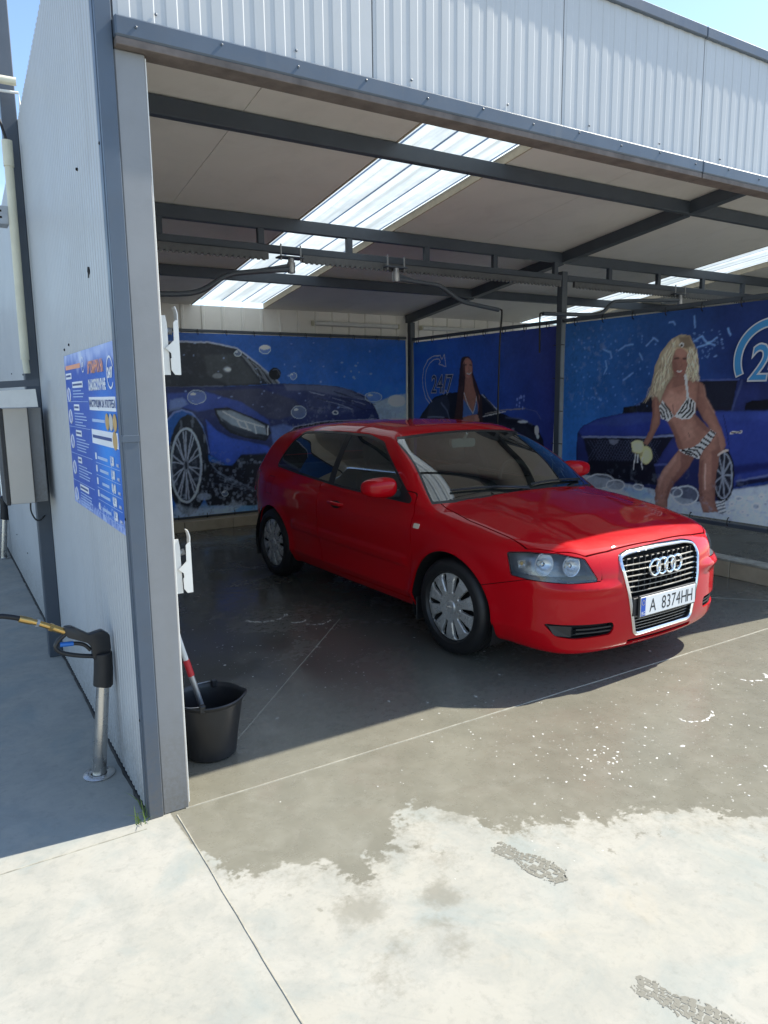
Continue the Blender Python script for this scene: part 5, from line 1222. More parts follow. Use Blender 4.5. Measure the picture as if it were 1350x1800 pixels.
# black ties and the rails that carry the banners
def tie(root, o, p, ax):
    m = MB(); x, y, z = p; R = 0.024
    if ax == 'x': pts = [(x, y+R*0.9*math.cos(a), z+R*1.6*math.sin(a)) for a in np.linspace(0, 2*math.pi, 12, endpoint=False)]
    else: pts = [(x+R*0.9*math.cos(a), y, z+R*1.6*math.sin(a)) for a in np.linspace(0, 2*math.pi, 12, endpoint=False)]
    m.tube([rel(o, q) for q in pts], 0.0045, 5, closed=True); m.build('tie', 'black_rubber', root)
bx('banner_rail', 'steel_grey', 0.08, 5.345, 6.215, 6.25, 2.43, 2.465); bx('banner_rail', 'steel_grey', 0.08, 5.345, 6.215, 6.25, 0.134, 0.168)
for y0, y1 in ((0.145, 3.155), (3.245, 6.115)):
    bx('banner_rail', 'steel_grey', 5.372, 5.408, y0, y1, 2.40, 2.44); bx('banner_rail', 'steel_grey', 5.372, 5.408, y0, y1, 0.44, 0.478)
for i in range(14):
    x = 0.45+i*0.365; tie(ba, la, (x, 6.205, 2.425), 'x'); tie(ba, la, (x, 6.205, 0.162), 'x')
for i in range(8):
    for rt_, o, y in ((bb, lb, 3.40+i*0.37), (bc, lc, 0.32+i*0.38)):
        tie(rt_, o, (5.380, y, 2.392), 'y'); tie(rt_, o, (5.380, y, 0.488), 'y')
for z in (0.72, 1.08, 1.44, 1.80, 2.16):
    for rt_, o, y in ((bb, lb, 3.255), (bc, lc, 3.145)):
        m = MB(); m.tube([rel(o, q) for q in ((5.36, y-0.03, z), (5.345, y, z+0.004), (5.36, y+0.03, z))], 0.0045, 5); m.build('tie', 'black_rubber', rt_)
# ------------------------------------------------------------------ things in and around the bay
bx('post_flange', 'white_paint', 0.1555, 0.160, 0.006, 0.018, 0.02, 2.81, c=0.001)
# spring mat clips screwed to the inside of the post
def mat_clip(dz, label):
    r = empty('mat_clip', (0.19, 0.10, dz), label, 'clip', 'white mat clips on the front post'); o = np.array([0.19, 0.10, dz])
    f = lambda y: (lambda p: rel(o, (p[0], y, p[1]+dz)))
    st = [(0.161, 0.222), (0.200, 0.222), (0.205, 0.19), (0.206, 0.10), (0.209, 0.0), (0.168, 0.0), (0.1615, 0.02)]
    m = MB(); m.prism(st, f(0.098), f(0.102)); m.box(*[a-b for a, b in ((0.161, .19), (0.164, .19), (0.1025, .10), (0.135, .10), (dz, dz), (dz+0.22, dz))]); m.build('back_plate', 'white_paint', r)
    pl = [(0.236, 0.205), (0.246, 0.205), (0.247, 0.0), (0.224, 0.0), (0.211, 0.018), (0.210, 0.060), (0.214, 0.065), (0.213, 0.082), (0.192, 0.100), (0.210, 0.115), (0.226, 0.130), (0.227, 0.196)]
    m = MB(); m.prism(pl, f(0.090), f(0.094)); m.prism([(0.2435, 0.0), (0.2475, 0.0), (0.2465, 0.205), (0.2425, 0.205)], f(0.0945), f(0.128)); m.build('jaw', 'white_paint', r)
    hk = spline([(0.2455, 0, 0.203), (0.2468, 0, 0.225), (0.2440, 0, 0.240), (0.2385, 0, 0.256)], 5); V = []
    for p in hk:
        for y, dx in ((0.091, 0), (0.127, 0), (0.127, -0.004), (0.091, -0.004)): V.append(rel(o, (p.x+dx, y, p.z+dz)))
    n = len(hk); MB().add(V, [(i*4+k, i*4+(k+1) % 4, i*4+4+(k+1) % 4, i*4+4+k) for i in range(n-1) for k in range(4)]+[(0, 1, 2, 3), (4*n-1, 4*n-2, 4*n-3, 4*n-4)]).build('hook_tongue', 'white_paint', r)
    m = MB(); k = [rel(o, (0.205+0.020*i/26, 0.112+0.010*math.cos(i*1.2), dz+0.165+0.012*math.sin(i*1.2))) for i in range(27)]; m.tube(k, 0.0022, 5); m.build('spring', 'galv', r)
    sc = MB()
    for x, z in ((0.172, 0.205), (0.178, 0.115), (0.182, 0.012)): sc.lathe([(0.0035, 0.0), (0.0035, -0.002), (0.001, -0.0026)], rel(o, (x, 0.098, dz+z)), 'y', 8)
    sc.build('screws', 'galv', r)
mat_clip(0.870, 'white steel mat clip low on the post beside the bucket'); mat_clip(1.735, 'white steel mat clip high on the post above the other one')
# bucket with a pouring lip
def bucket():
    r = empty('bucket', (0.382, 0.405, 0), 'black plastic bucket with a pouring lip beside the front post', 'bucket'); H = 0.285; N = 56
    def ring(rb, z, lip=0.0):
        out = []
        for k in range(N):
            a = 2*math.pi*k/N; d = math.exp(-((a-rad(338)+math.pi) % (2*math.pi)-math.pi)**2/0.07); rr = rb*(1+lip*0.10*d); out.append((rr*math.cos(a), rr*math.sin(a), z+lip*0.012*d))
        return out
    prof = [(0.0, 0.004, 0), (0.110, 0.004, 0), (0.118, 0.012, 0), (0.128, 0.10, 0), (0.1285, 0.102, 0), (0.146, 0.24, .5), (0.150, 0.262, .9), (0.157, 0.268, 1), (0.162, 0.280, 1), (0.158, 0.285, 1), (0.152, 0.280, 1), (0.147, 0.262, .9), (0.138, 0.20, .3), (0.113, 0.02, 0), (0.0, 0.016, 0)]
    V = []; F = []
    for rb, z, lp in prof: V += ring(max(rb, 0.001), z, lp)
    for i in range(len(prof)-1):
        for k in range(N): F.append((i*N+k, i*N+(k+1) % N, (i+1)*N+(k+1) % N, (i+1)*N+k))
    MB().add(V, F).build('pail', 'black_plastic', r, smooth=True)
    for a in (rad(62), rad(242)): MB().box(0.150*math.cos(a)-0.014, 0.150*math.cos(a)+0.014, 0.150*math.sin(a)-0.012, 0.150*math.sin(a)+0.012, 0.262, 0.300, c=0.005).build('handle_lug', 'black_plastic', r)
    h = [(0.152*math.cos(rad(62))*math.cos(t)+0.168*math.sin(t)*math.cos(rad(152)), 0.152*math.sin(rad(62))*math.cos(t)+0.168*math.sin(t)*math.sin(rad(152)), 0.292-0.02*math.sin(t)) for t in np.linspace(0, math.pi, 20)]
    MB().tube(h, 0.0028, 6).build('bail', 'galv', r)
bucket()
b = empty('brush', (0.382, 0.405, 0), 'white-handled brush with a red collar standing in the black bucket', 'brush'); o = np.array([0.382, 0.405, 0.0])
p0, p1 = Vector((0.392, 0.42, 0.075)), Vector((0.178, 0.50, 0.98)); at_ = lambda t: rel(o, p0.lerp(p1, t))
MB().tube([at_(0), at_(0.335)], 0.0135, 12).build('lower_handle', 'galv', b, smooth=True); MB().tube([at_(0.334), at_(0.42)], 0.0155, 12).build('collar', 'red_plastic', b, smooth=True); MB().tube([at_(0.419), at_(1)], 0.0125, 12).build('upper_handle', 'white_paint', b, smooth=True)
MB().box(*[v for v in (-0.045, 0.055, -0.03, 0.045, 0.03, 0.075)], c=0.008).build('brush_head', 'black_plastic', b)
# lance holder with spray gun and hose
def holder(x, y, label, grp):
    r = empty('lance_holder', (x, y, 0), label, 'holder', grp); lean = Vector((0.045, 0.0, 0.42))
    MB().lathe([(0.030, 0.0), (0.066, 0.0), (0.067, 0.006), (0.063, 0.009), (0.034, 0.009)], n=36).build('base_flange', 'steel_bright', r, smooth=True)
    MB().tube([(0.0, 0, 0.006), tuple(lean)], [0.0305, 0.0265], 28).build('tube', 'steel_bright', r, smooth=True)
    for k in range(3): a = rad(40+120*k); MB().lathe([(0.001, 0.016), (0.007, 0.016), (0.007, 0.009)], (0.050*math.cos(a), 0.050*math.sin(a), 0), n=6).build('bolt', 'galv', r)
    c0 = lean; MB().tube([c0+Vector((-0.001, 0, -0.012)), c0+Vector((0, 0, -0.008)), c0+Vector((0.006, 0, 0.06)), c0+Vector((0.010, 0, 0.135)), c0+Vector((0.010, 0, 0.139))], [0.036, 0.041, 0.040, 0.038, 0.034], 24).build('rubber_cup', 'black_rubber', r, smooth=True)
    return r
holder(-0.105, 0.475, 'steel lance holder with black rubber cup beside the price poster wall', None)
gun = empty('spray_gun', (-0.05, 0.475, 0.55), 'black pressure-washer gun with blue trigger resting in the lance holder', 'spray gun'); og = np.array([-0.05, 0.475, 0.55])
def gp(P, w, name, mat, r_=0.008, par=gun):
    P = round_poly(P, r_, 3); n = len(P); m = MB(); V = []; c = sum((Vector(p) for p in P), Vector((0, 0)))/n
    for t, s in ((-1, 0.90), (-0.75, 1.0), (0.75, 1.0), (1, 0.90)):
        for p in P: q = c+(Vector(p)-c)*s; V.append(rel(og, (q.x, 0.475+t*w, q.y)))
    m.add(V, [(i*n+j, i*n+(j+1) % n, (i+1)*n+(j+1) % n, (i+1)*n+j) for i in range(3) for j in range(n)]+[tuple(range(n)), tuple(range(3*n, 4*n))]); return m.build(name, mat, par, smooth=True)
body_ = gp([(-0.200, 0.700), (-0.171, 0.700), (-0.104, 0.652), (-0.050, 0.662), (-0.020, 0.636), (-0.018, 0.572), (-0.038, 0.520), (-0.094, 0.535), (-0.097, 0.592), (-0.112, 0.615), (-0.190, 0.654)], 0.019, 'gun_body', 'black_plastic')
gd = [(-0.192, 0, 0.668), (-0.226, 0, 0.640), (-0.236, 0, 0.616), (-0.222, 0, 0.594), (-0.190, 0, 0.577), (-0.140, 0, 0.560), (-0.092, 0, 0.548)]
MB().tube([rel(og, (p.x, 0.475, p.z)) for p in spline(gd, 6)], 0.0095, 10).build('trigger_guard', 'black_plastic', gun, smooth=True)
tg = [(-0.221, 0, 0.624), (-0.190, 0, 0.622), (-0.150, 0, 0.617), (-0.122, 0, 0.604), (-0.100, 0, 0.578)]
MB().tube([rel(og, (p.x, 0.475, p.z)) for p in spline(tg, 6)], 0.0085, 10).build('trigger', 'black_plastic', gun, smooth=True)
MB().tube([rel(og, (-0.219, 0.475, 0.6245)), rel(og, (-0.166, 0.475, 0.620))], 0.0105, 10).build('trigger_sleeve', 'blue_plastic', gun, smooth=True)
MB().tube([rel(og, (-0.060, 0.475, 0.55)), rel(og, (-0.075, 0.475, 0.30))], 0.011, 10).build('lance_tube', 'steel_bright', gun, smooth=True)
br = [(-0.196, 0.678), (-0.240, 0.703), (-0.252, 0.710), (-0.290, 0.731), (-0.300, 0.736), (-0.318, 0.745), (-0.362, 0.764)]
for i, (ra, mt) in enumerate(((0.014, 'brass'), (0.017, 'brass'), (0.012, 'brass'), (0.017, 'galv'), (0.012, 'brass'), (0.015, 'brass'))):
    a, c = br[i], br[i+1]; MB().tube([rel(og, (a[0], 0.475, a[1])), rel(og, (c[0], 0.475, c[1]))], ra, 6 if ra > 0.016 else 14).build('brass_fitting', mt, gun, smooth=ra < 0.016)
hs = spline([(-0.355, 0.475, 0.762), (-0.395, 0.475, 0.777), (-0.440, 0.476, 0.786), (-0.53, 0.48, 0.775), (-0.70, 0.55, 0.66), (-0.92, 0.75, 0.36), (-1.15, 1.1, 0.06), (-1.5, 1.7, 0.015), (-1.9, 2.6, 0.015), (-2.3, 3.5, 0.015)], 10)
tag(MB().tube(hs, 0.0105, 10).build('pressure_hose', 'black_rubber', smooth=True), 'thin black pressure hose leading to the spray gun', 'hose')
holder(-0.085, 5.70, 'steel lance holder at the far end of the left wall', None)
g2 = empty('spray_gun', (-0.04, 5.70, 0.55), 'dark spray gun standing in the far lance holder', 'spray gun')
MB().tube([(0, 0, 0.0), (0.0, 0, 0.06), (-0.02, 0, 0.10)], [0.028, 0.03, 0.02], 12).build('gun_body', 'black_plastic', g2, smooth=True); MB().tube([(-0.02, 0, 0.09), (-0.14, 0, 0.10)], 0.014, 8).build('grip', 'blue_plastic', g2, smooth=True)
# payment cabinet on the side post, its canopy and cable
cb = empty('control_cabinet', (-0.17, 1.98, 1.05), 'beige metal control cabinet mounted on the grey side post', 'cabinet'); oc = np.array([-0.17, 1.98, 1.05])
def cbx(name, mat, *a, c=0.003):
    q = [a[i]-oc[i//2] for i in range(6)]; return MB().box(*q, c=c).build(name, mat, cb)
cbx('side_shell', 'black_plastic', -0.268, -0.246, 1.90, 2.19, 1.045, 1.60); cbx('door', 'beige_metal', -0.2455, -0.118, 1.90, 2.19, 1.05, 1.60); cbx('side_frame', 'post_grey', -0.1175, -0.045, 1.93, 2.19, 1.05, 1.60); cbx('hinge_strip', 'black_plastic', -0.119, -0.1165, 1.896, 1.93, 1.05, 1.60, c=0.0005)
cbl = spline([(-0.135, 2.0, 1.052), (-0.137, 2.0, 0.99), (-0.115, 2.02, 0.935), (-0.08, 2.10, 0.915), (-0.045, 2.195, 0.925)], 6)
MB().tube([tuple(np.array(p)-oc) for p in cbl], 0.005, 6).build('cable', 'black_rubber', cb, smooth=True)
aw = empty('cabinet_canopy', (-0.3, 1.8, 1.6), 'white sheet canopy with a dark bar over the control cabinet', 'canopy'); oa = np.array([-0.3, 1.8, 1.6])
m = MB(); P = [(-1.6, 1.60), (-0.072, 1.605), (-0.078, 1.705), (-1.6, 1.62)]; m.prism(P, lambda p: tuple(np.array((p[0], 1.80, p[1]))-oa), lambda p: tuple(np.array((p[0], 1.815, p[1]))-oa)); m.build('front_sheet', 'white_paint', aw)
m = MB(); m.prism([(-1.6, 1.628), (-0.055, 1.722), (-0.055, 1.758), (-1.6, 1.665)], lambda p: tuple(np.array((p[0], 1.79, p[1]))-oa), lambda p: tuple(np.array((p[0], 1.84, p[1]))-oa)); m.build('bar', 'steel_grey', aw)
# conduit, roof pipe and cable tray by the side post
cd = empty('conduit', (-0.08, 2.05, 1.85), 'cream plastic conduit running down the side post', 'pipe'); od = np.array([-0.08, 2.05, 1.85])
MB().tube([tuple(np.array(p)-od) for p in ((-0.078, 2.12, 3.05), (-0.084, 2.12, 1.88))], 0.024, 14).build('pipe', 'cream_plastic', cd, smooth=True)
MB().tube([tuple(np.array(p)-od) for p in ((-0.0777, 2.12, 3.10), (-0.0785, 2.12, 2.96))], 0.028, 14).build('coupling', 'cream_plastic', cd, smooth=True); MB().tube([tuple(np.array(p)-od) for p in ((-0.0840, 2.12, 1.90), (-0.0800, 2.12, 1.80))], 0.019, 10).build('cable_end', 'cream_plastic', cd, smooth=True)
MB().tube([tuple(np.array(p)-od) for p in spline([(-0.075, 2.12, 3.08), (-0.10, 2.12, 3.18), (-0.13, 2.13, 3.30), (-0.10, 2.14, 3.42)], 6)], 0.008, 6).build('cable', 'black_rubber', cd, smooth=True)
pp = empty('overhead_pipe', (-0.4, 2.0, 3.4), 'pale foam-wrapped pipe crossing to the top of the left wall', 'pipe'); MB().tube([(-1.6, 0.10, -0.08), (0.2, 0.08, 0.005), (0.39, 0.06, 0.0)], 0.022, 12).build('wrapped_pipe', 'cream_plastic', pp, smooth=True); MB().tube([(-1.6, 0.12, -0.13), (0.40, 0.09, -0.045), (0.405, 0.10, -0.13)], 0.008, 8).build('thin_pipe', 'white_paint', pp, smooth=True)
tr_ = empty('cable_tray', (-1.0, 2.15, 2.65), 'perforated galvanised cable tray beyond the side post', 'cable tray'); m = MB(); m.box(-1.0, 0.90, 0.0, 0.12, 0.0, 0.004); m.box(-1.0, 0.90, 0.0, 0.003, 0.0045, 0.10); m.box(-1.0, 0.90, 0.117, 0.12, 0.0045, 0.10); m.build('tray', 'galv', tr_)
m = MB()
for i in range(60):
    for z in (0.03, 0.065): x = -0.98+i*0.031; m.add([(x, -0.001, z), (x+0.016, -0.001, z), (x+0.016, -0.001, z+0.012), (x, -0.001, z+0.012)], [(0, 1, 2, 3)])
tag(m.build('perforation', 'gap_black', tr_), None, None, kind='stuff')
# swing booms under the hanging rail
def boom(pts, label, drop=None):
    p0 = pts[0]; r = empty('swing_boom', (p0[0], 3.05, 2.84), label, 'boom arm'); o = np.array([p0[0], 3.05, 2.84])
    L_ = lambda p: tuple(np.array(p)-o)
    MB().box(-0.11, 0.11, 0.0, 0.105, -0.050, -0.036, c=0.003).build('mount_plate', 'steel_grey', r)
    for s in (-0.09, 0.09): MB().lathe([(0.008, -0.07), (0.008, 0.06)], (s, 0.03, 0), n=6, cap=True).build('mount_bolt', 'galv', r)
    MB().lathe([(0.012, -0.175), (0.030, -0.17), (0.034, -0.16), (0.034, -0.085), (0.026, -0.08), (0.026, -0.05), (0.012, -0.0505)], (0, 0.03, 0), n=20).build('swivel', 'galv', r, smooth=True)
    arm = spline([(p[0], 3.08 if i == 0 else 3.05, p[1]) for i, p in enumerate(pts)], 6); MB().tube([L_(p) for p in arm], 0.021, 12).build('arm_tube', 'steel_grey' if drop is None or drop < 3 else 'galv', r, smooth=True)
    sx = 1 if pts[1][0] > pts[0][0] else -1
    MB().prism([(0.0, -0.09), (0.0, -0.15), (0.34*sx, -0.178), (0.34*sx, -0.165)], lambda p: (p[0], 0.024, p[1]), lambda p: (p[0], 0.032, p[1])).build('gusset', 'steel_grey', r)
    if drop:
        e = arm[-1]; q = spline([(e.x-0.03*sx, e.y, e.z), (e.x+0.03*sx, e.y, e.z+0.004), (e.x+0.045*sx, e.y, e.z-0.05), (e.x+0.03*sx, e.y+0.01, e.z-0.4), (e.x+0.02*sx, e.y+0.02, drop)], 6); MB().tube([L_(p) for p in q], 0.009, 8).build('hose', 'black_rubber', r, smooth=True)
boom([(2.11, 2.70), (1.71, 2.645), (1.52, 2.60), (1.28, 2.465), (0.95, 2.43), (0.45, 2.425)], 'dark swing boom with cranked arm reaching towards the left wall', 1.2)
boom([(3.16, 2.70), (3.45, 2.675), (3.64, 2.655), (3.88, 2.54), (4.10, 2.505), (4.36, 2.475)], 'dark swing boom above the windscreen with a black hose hanging down', 1.05)
boom([(7.23, 2.73), (6.18, 2.66), (6.0, 2.62), (5.80, 2.50), (5.3, 2.475), (4.97, 2.465)], 'galvanised swing boom reaching out from the neighbouring bay', 2.30)
def channel(x0, x1):
    m = MB(); m.box(x0, x1, 3.125, 3.158, 2.776, 2.836, c=0.002); n = int((x1-x0)/0.05)
    for i in range(n): x = x0+0.02+i*0.05; m.box(x, x+0.026, 3.118, 3.124, 2.762, 2.786)
    m.build('toothed_channel', 'galv_dark', B)
channel(0.4, 1.93); channel(2.24, 5.3); channel(5.5, 9.5)
# tube lights, off, on the back wall
for x0, x1, lb_ in ((3.87, 5.20, 'long white batten light above the sports car banner'), (5.62, 6.78, 'long white batten light on the back wall of the next bay')):
    t_ = empty('batten_light', ((x0+x1)/2, 6.24, 2.60), lb_, 'light'); h = (x1-x0)/2
    MB().box(-h, h, -0.045, 0.03, -0.03, 0.03, c=0.012).build('diffuser', 'white_paint', t_); MB().box(-h-0.02, -h-0.0005, -0.048, 0.03, -0.033, 0.033, c=0.006).build('end_cap', 'cream_plastic', t_); MB().box(h+0.0005, h+0.02, -0.048, 0.03, -0.033, 0.033, c=0.006).build('end_cap', 'cream_plastic', t_)
# screws and a chip in the left wall
m = MB()
for y, z in ((0.50, 2.55), (4.84, 0.38), (3.96, 0.36), (3.03, 0.38), (3.91, 1.85), (3.09, 1.82), (2.7, 1.84), (1.02, 1.90), (1.16, 1.885), (0.045, 2.52), (0.045, 1.2), (0.045, 0.4)):
    m.lathe([(0.006, -0.0005), (0.006, -0.006), (0.002, -0.0075)], (-0.002, y, z), 'x', 8)
tag(m.build('wall_screws', 'gap_black', B), None, None, kind='stuff')
MB().prism([(0.408, 2.163), (0.424, 2.166), (0.434, 2.150), (0.424, 2.138), (0.430, 2.124), (0.416, 2.122), (0.404, 2.146)], lambda p: (-0.0062, p[0], p[1]), lambda p: (-0.0015, p[0], p[1])).build('chipped_spot', 'gap_black', B)
# fixing screws along the edge beam, fascia and rails
m = MB()
for i in range(36): m.lathe([(0.005, -0.0005), (0.005, -0.0035), (0.002, -0.005)], (0.12+i*0.30, -0.0395, 2.882+0.012*(i % 2)), 'y', 8)
for i in range(20): m.lathe([(0.005, -0.0005), (0.005, -0.0035), (0.002, -0.005)], (0.20+i*0.531, -0.0030, 2.955), 'y', 8)
tag(m.build('beam_screws', 'trim_blue_grey', B), None, None, kind='stuff')
# grass tuft at the foot of the post
t = NT('grass'); bs = t.bsdf(**{'Base Color': (0.13, 0.20, 0.05, 1), 'Roughness': 0.6}); MAT['grass'] = t.m
V = []; F = []
for i in range(20):
    x, y = random.gauss(-0.03, 0.018), random.gauss(0.01, 0.03); a = random.uniform(0, 6.28); h = random.uniform(0.02, 0.10); ln = random.uniform(0.0, 0.06); w = 0.0022; k = len(V); x = min(x, -0.012)
    dx, dy = math.cos(a)*ln-0.01, math.sin(a)*ln
    for t_, ww in ((0, 1), (0.45, 0.9), (0.8, 0.55)): V += [(x+dx*t_**2-w*ww, y+dy*t_**2, h*t_), (x+dx*t_**2+w*ww, y+dy*t_**2, h*t_)]
    V.append((x+dx, y+dy, h)); F += [(k, k+1, k+3, k+2), (k+2, k+3, k+5, k+4), (k+4, k+5, k+6)]
tag(mk('grass_tuft', V, F, 'grass'), 'small tuft of green grass growing at the post foot', 'grass', kind='stuff')
# foam flecks on the wet floor
t = NT('foam'); t.bsdf(**{'Base Color': (0.55, 0.55, 0.52, 1), 'Roughness': 0.35, 'Subsurface Weight': 0.0}); MAT['foam'] = t.m
V = []; F = []; tpl = [(math.cos(2*math.pi*k/7), math.sin(2*math.pi*k/7)) for k in range(7)]
def fleck(x, y, r, st=1.0, an=0.0):
    k = len(V); z = min(0.004, r*0.3); c, s = math.cos(an), math.sin(an)
    for sc, zz in ((1, 0.0005), (0.75, z*0.8)):
        for p, q in tpl: jr = random.uniform(0.75, 1.2); px, py = p*r*sc*st*jr, q*r*sc*jr; V.append((x+px*c-py*s, y+px*s+py*c, zz))
    V.append((x, y, z))
    for j in range(7): F.append((k+j, k+(j+1) % 7, k+7+(j+1) % 7, k+7+j)); F.append((k+7+j, k+7+(j+1) % 7, k+14))
cl = [(1.35, 1.35, 0.45, 160), (1.2, 2.2, 0.35, 110), (0.95, 0.9, 0.35, 80), (2.4, -0.45, 0.55, 190), (2.0, -0.1, 0.5, 90), (3.0, -0.4, 0.5, 160), (1.55, -0.25, 0.35, 90), (2.3, -0.85, 0.35, 120), (1.85, -0.75, 0.30, 120), (3.3, -0.3, 0.3, 60), (0.55, 1.6, 0.3, 40)]
for cx, cy, sd, n in cl:
    for i in range(n):
        x, y = random.gauss(cx, sd), random.gauss(cy, sd)
        if x < 0.25 or y < -1.05-0.1*x: continue
        fleck(x, y, 0.0017*math.exp(random.gauss(0, 0.55)), random.uniform(1, 1.9), random.uniform(0, 3))
for i in range(26): fleck(random.gauss(1.86, 0.10), random.gauss(-0.62, 0.06), random.uniform(0.002, 0.006), 1.6, random.uniform(0, 3))
for cx, cy, n, sp in ((1.70, 1.93, 26, 0.10), (1.42, 2.25, 60, 0.16), (1.58, 2.02, 22, 0.06), (3.35, -0.42, 22, 0.10), (2.62, -0.55, 20, 0.12)):
    for i in range(n): a = random.uniform(3.3, 6.0); fleck(cx+sp*math.cos(a)*random.uniform(.9, 1.1), cy+sp*0.8*math.sin(a)*random.uniform(.9, 1.1), random.uniform(0.003, 0.007), 2.0, a+1.57)
fo = mk('foam_flecks', V, F, 'foam', smooth=True); tag(fo, 'white foam flecks scattered over the wet bay floor', 'foam', kind='stuff')
# wet shoe prints on the dry slab
t = NT('damp'); t.bsdf(**{'Base Color': (0.165, 0.16, 0.132, 1), 'Roughness': 0.75}); MAT['damp'] = t.m
def shoe(cx, cy, ang, L_, seed, lo=0.0, hi=1.0):
    R2 = random.Random(seed); V = []; F = []; c, s = math.cos(ang), math.sin(ang)
    def half(t): return 0.036+0.016*math.sin(math.pi*min(max((t-0.30)/0.70, 0), 1))-0.012*math.exp(-((t-0.36)/0.10)**2) if 0.04 < t < 0.97 else 0.022
    def quad(pts):
        k = len(V)
        for a, b_ in pts: V.append((cx+a*c-b_*s, cy+a*s+b_*c, 0.0006+0.000012*len(F)))
        F.append(tuple(range(k, k+len(pts))))
    n = 15
    for i in range(n):
        t0 = (i+0.04)/n; t1 = (i+0.90)/n
        if not lo <= t0 <= hi: continue
        for j in range(-3, 3):
            if R2.random() < 0.10: continue
            w0, w1 = half(t0), half(t1); b0, b1 = (j+0.03)/3, (j+0.99)/3; sl = 0.016*abs((j+0.5)/3)
            e = lambda: R2.uniform(-0.0028, 0.0028); m_ = (b0+b1)/2
            quad([(L_*t0-sl+e(), w0*b0+e()), (L_*(t0+t1)/2-sl+e()-0.003, w0*b0+e()), (L_*t1-sl+e(), w1*b0+e()), (L_*t1-sl+e()+0.002, w1*m_+e()), (L_*t1-sl+e(), w1*b1+e()), (L_*(t0+t1)/2-sl+e(), w1*b1+e()), (L_*t0-sl+e(), w0*b1+e()), (L_*t0-sl+e()+0.003, w0*m_+e())])
    for i in range(46):
        t_ = R2.random(); a, b_ = L_*t_+R2.uniform(-.012, .012), R2.choice((-1, 1))*half(t_)*R2.uniform(0.9, 1.15); r = R2.uniform(0.001, 0.0035)
        if lo <= t_ <= hi: quad([(a+r*math.cos(q), b_+r*math.sin(q)) for q in np.linspace(0, 6.28, 7)[:-1]])
    return mk('wet_footprint', V, F, 'damp', ground)
f1 = shoe(1.035, -0.875, math.atan2(-0.265, 0.075), 0.29, 3); f2 = shoe(0.955, -1.575, math.atan2(-0.30, 0.10), 0.30, 9)
# ------------------------------------------------------------------ price poster on the left wall
PO = empty('price_poster', (-0.004, 0.62, 1.49), 'blue self-service price poster on the white left wall', 'poster'); op = np.array([-0.004, 0.62, 1.49])
class Flat(Print):
    def __init__(s): s.L = []
    def pt(s, q): return q
pf = Flat()
pf.P([(1.2, 1.82), (0.03, 1.80), (0.03, 1.90), (1.2, 1.90)], (148, 165, 205), .8, .10); pf.P([(1.2, 1.10), (0.03, 1.10), (0.03, 1.17), (0.5, 1.155), (0.8, 1.17), (1.2, 1.16)], (110, 130, 185), .8, .05)
R3 = random.Random(5)
for k in range(60):
    a, z = R3.uniform(0.05, 1.18), R3.gauss(1.145, 0.02); r = R3.uniform(0.008, 0.035); pf.S([(a+r*math.cos(q), z+r*math.sin(q)) for q in np.linspace(0, 6.28, 14)], .004, (190, 205, 232), .5, .006)
for k in range(30): a, z = R3.uniform(0.05, 1.18), R3.gauss(1.835, 0.02); r = R3.uniform(0.01, 0.05); pf.E(a, z, r, r*0.8, (190, 200, 225), .3, .03)
def bgp(a, z):
    k = np.exp(-((a-0.28)/0.22)**2-((z-1.45)/0.25)**2)[..., None]; return LIN((26, 72, 158))*(1-k)+LIN((18, 122, 205))*k
Ag, Zg, img = paint(pf, 1.195, 0.062, 1.135, 1.855, bgp, 0.006, 0.0); img = np.clip(img*1.35, 0, 0.85); na, nzv = Ag.shape
P = np.stack([np.full(Ag.size, -0.0062), Ag.ravel(), Zg.ravel()], 1)-op; idx = np.arange(na*nzv).reshape(na, nzv)
o = mk_np('printed_sheet', P, np.stack([idx[:-1, :-1], idx[1:, :-1], idx[1:, 1:], idx[:-1, 1:]], -1).reshape(-1, 4)[:, ::-1], 'banner_print', PO)
ca = o.data.color_attributes.new('print', 'FLOAT_COLOR', 'POINT'); ca.data.foreach_set('color', np.concatenate([img.reshape(-1, 3), np.ones((na*nzv, 1))], 1).astype(np.float32).ravel())
bxp = lambda name, mat, y0, y1, z0, z1, lift=0.0: MB().box(-0.0075-lift-op[0], -0.0066-lift-op[0], y0-op[1], y1-op[1], z0-op[2], z1-op[2]).build(name, mat, PO)
bxp('backing_sheet', 'print_white', 0.062, 1.195, 1.135, 1.855, -0.0042)
pmat('print_orange', (0.85, 0.36, 0.20), 0.45); pmat('coin_gold', (0.62, 0.40, 0.14), 0.4, 0.3); pmat('coin_silver', (0.62, 0.60, 0.55), 0.4, 0.3); pmat('print_pale', (0.42, 0.55, 0.78), 0.45); pmat('print_bright', (0.80, 0.82, 0.84), 0.45)
def tx(body, y, z, size, mat='print_bright', sx=1.0, bold=0.003, align='LEFT', lift=0.0): return text_mesh('lettering', body, size, lambda p: (-0.0082-lift-op[0], y-p[0]-op[1], z+p[1]-op[2]), mat, PO, bold=bold, sx=sx, align=align)
tx('АВТОМИВКА НА', 0.585, 1.755, 0.062, 'print_orange', 0.66); tx('САМООБСЛУЖВАНЕ', 0.585, 1.685, 0.055, sx=0.64)
def ringp(y, z, r, w=0.008):
    V = []; n = 36
    for i in range(n+1):
        a = rad(20)+rad(300)*i/n
        for q in (r-w, r): V.append((-0.0080-op[0], y-q*math.cos(a)-op[1], z+q*math.sin(a)-op[2]))
    mk('ring_mark', V, [(2*i, 2*i+1, 2*i+3, 2*i+2) for i in range(n)], 'print_bright', PO)
ringp(0.135, 1.745, 0.062); tx('24/7', 0.135, 1.728, 0.050, bold=0.003, align='CENTER'); ringp(0.69, 1.795, 0.034, 0.005); tx('24/7', 0.69, 1.786, 0.026, bold=0.001, align='CENTER')
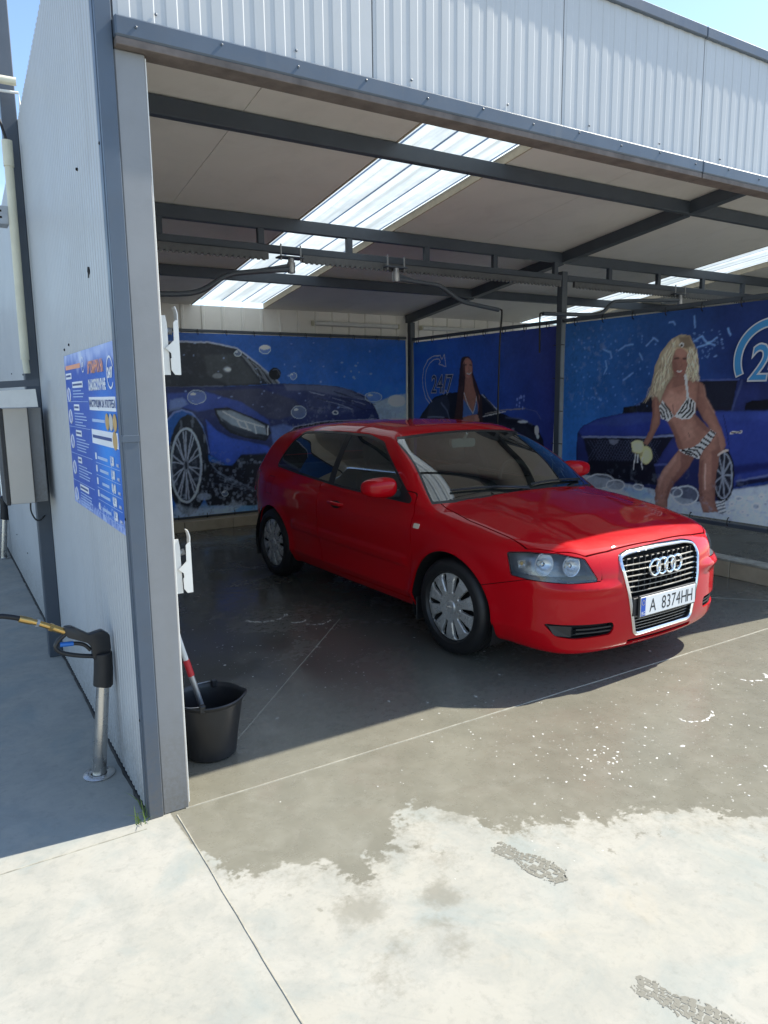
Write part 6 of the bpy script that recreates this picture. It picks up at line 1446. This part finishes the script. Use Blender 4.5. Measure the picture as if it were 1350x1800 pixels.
bxp('text_box', 'print_bright', 0.075, 0.60, 1.60, 1.655); tx('ИНСТРУКЦИИ ЗА УПОТРЕБА', 0.335, 1.614, 0.040, 'print_navy', 0.92, 0.001, 'CENTER')
bxp('text_box', 'print_bright', 0.075, 0.59, 1.46, 1.52)
def coin(y, z, r, mat): MB().lathe([(0.001, 0.0), (r, 0.0), (r, 0.0012)], (-0.0092-op[0], y-op[1], z-op[2]), 'x', 24).build('coin_mark', mat, PO)
for y, mt in ((0.245, 'coin_gold'), (0.175, 'coin_silver'), (0.105, 'coin_gold')): coin(y, 1.558, 0.033, mt)
coin(0.125, 1.49, 0.036, 'coin_gold')
for y0, y1, z in ((0.30, 0.56, 1.558),): bxp('text_line', 'print_pale', y0, y1, z-0.006, z+0.006)
bxp('text_line', 'print_navy', 0.185, 0.57, 1.484, 1.497, 0.001)
for i, (z, pr_) in enumerate(((1.405, '1,50'), (1.352, '1,00'), (1.298, '0,40'), (1.245, '0,50'), (1.188, '1,50'))):
    tx(pr_, 0.245, z-0.014, 0.046, sx=0.9); tx('мин.', 0.135, z-0.014, 0.022, bold=0.0005); bxp('text_line', 'print_pale', 0.30, 0.50-0.03*(i % 3), z-0.008, z+0.004); bxp('icon_box', 'print_bright', 0.525, 0.55, z-0.012, z+0.016); bxp('rule_line', 'print_pale', 0.085, 0.55, z-0.0265, z-0.0245)
bxp('title_band', 'print_orange', 0.76, 1.16, 1.785, 1.805)
for z in (1.635, 1.515, 1.385, 1.25): bxp('rule_line', 'print_pale', 0.63, 1.18, z-0.001, z+0.0012)
for z, w in ((1.755, 0.16), (1.712, 0.27), (1.608, 0.14), (1.488, 0.15), (1.360, 0.10), (1.228, 0.22)):
    y1 = 1.17 if z == 1.755 else 1.00; bxp('tag_box', 'print_bright', y1-w, y1, z-0.014, z+0.014); bxp('text_line', 'print_navy', y1-w+0.015, y1-0.015, z-0.004, z+0.005, 0.001)
    if z < 1.75:
        for j in range(5 if z < 1.70 else 3): bxp('text_line', 'print_pale', 1.00-R3.uniform(0.20, 0.33), 1.00, z-0.030-j*0.0135, z-0.0255-j*0.0135)
        MB().tube([(-0.0085-op[0], 1.10+0.035*math.cos(q)-op[1], z-0.045+0.032*math.sin(q)-op[2]) for q in np.linspace(0, 6.28, 9)[:-1]], 0.0035, 5, closed=True).build('icon_mark', 'print_bright', PO)
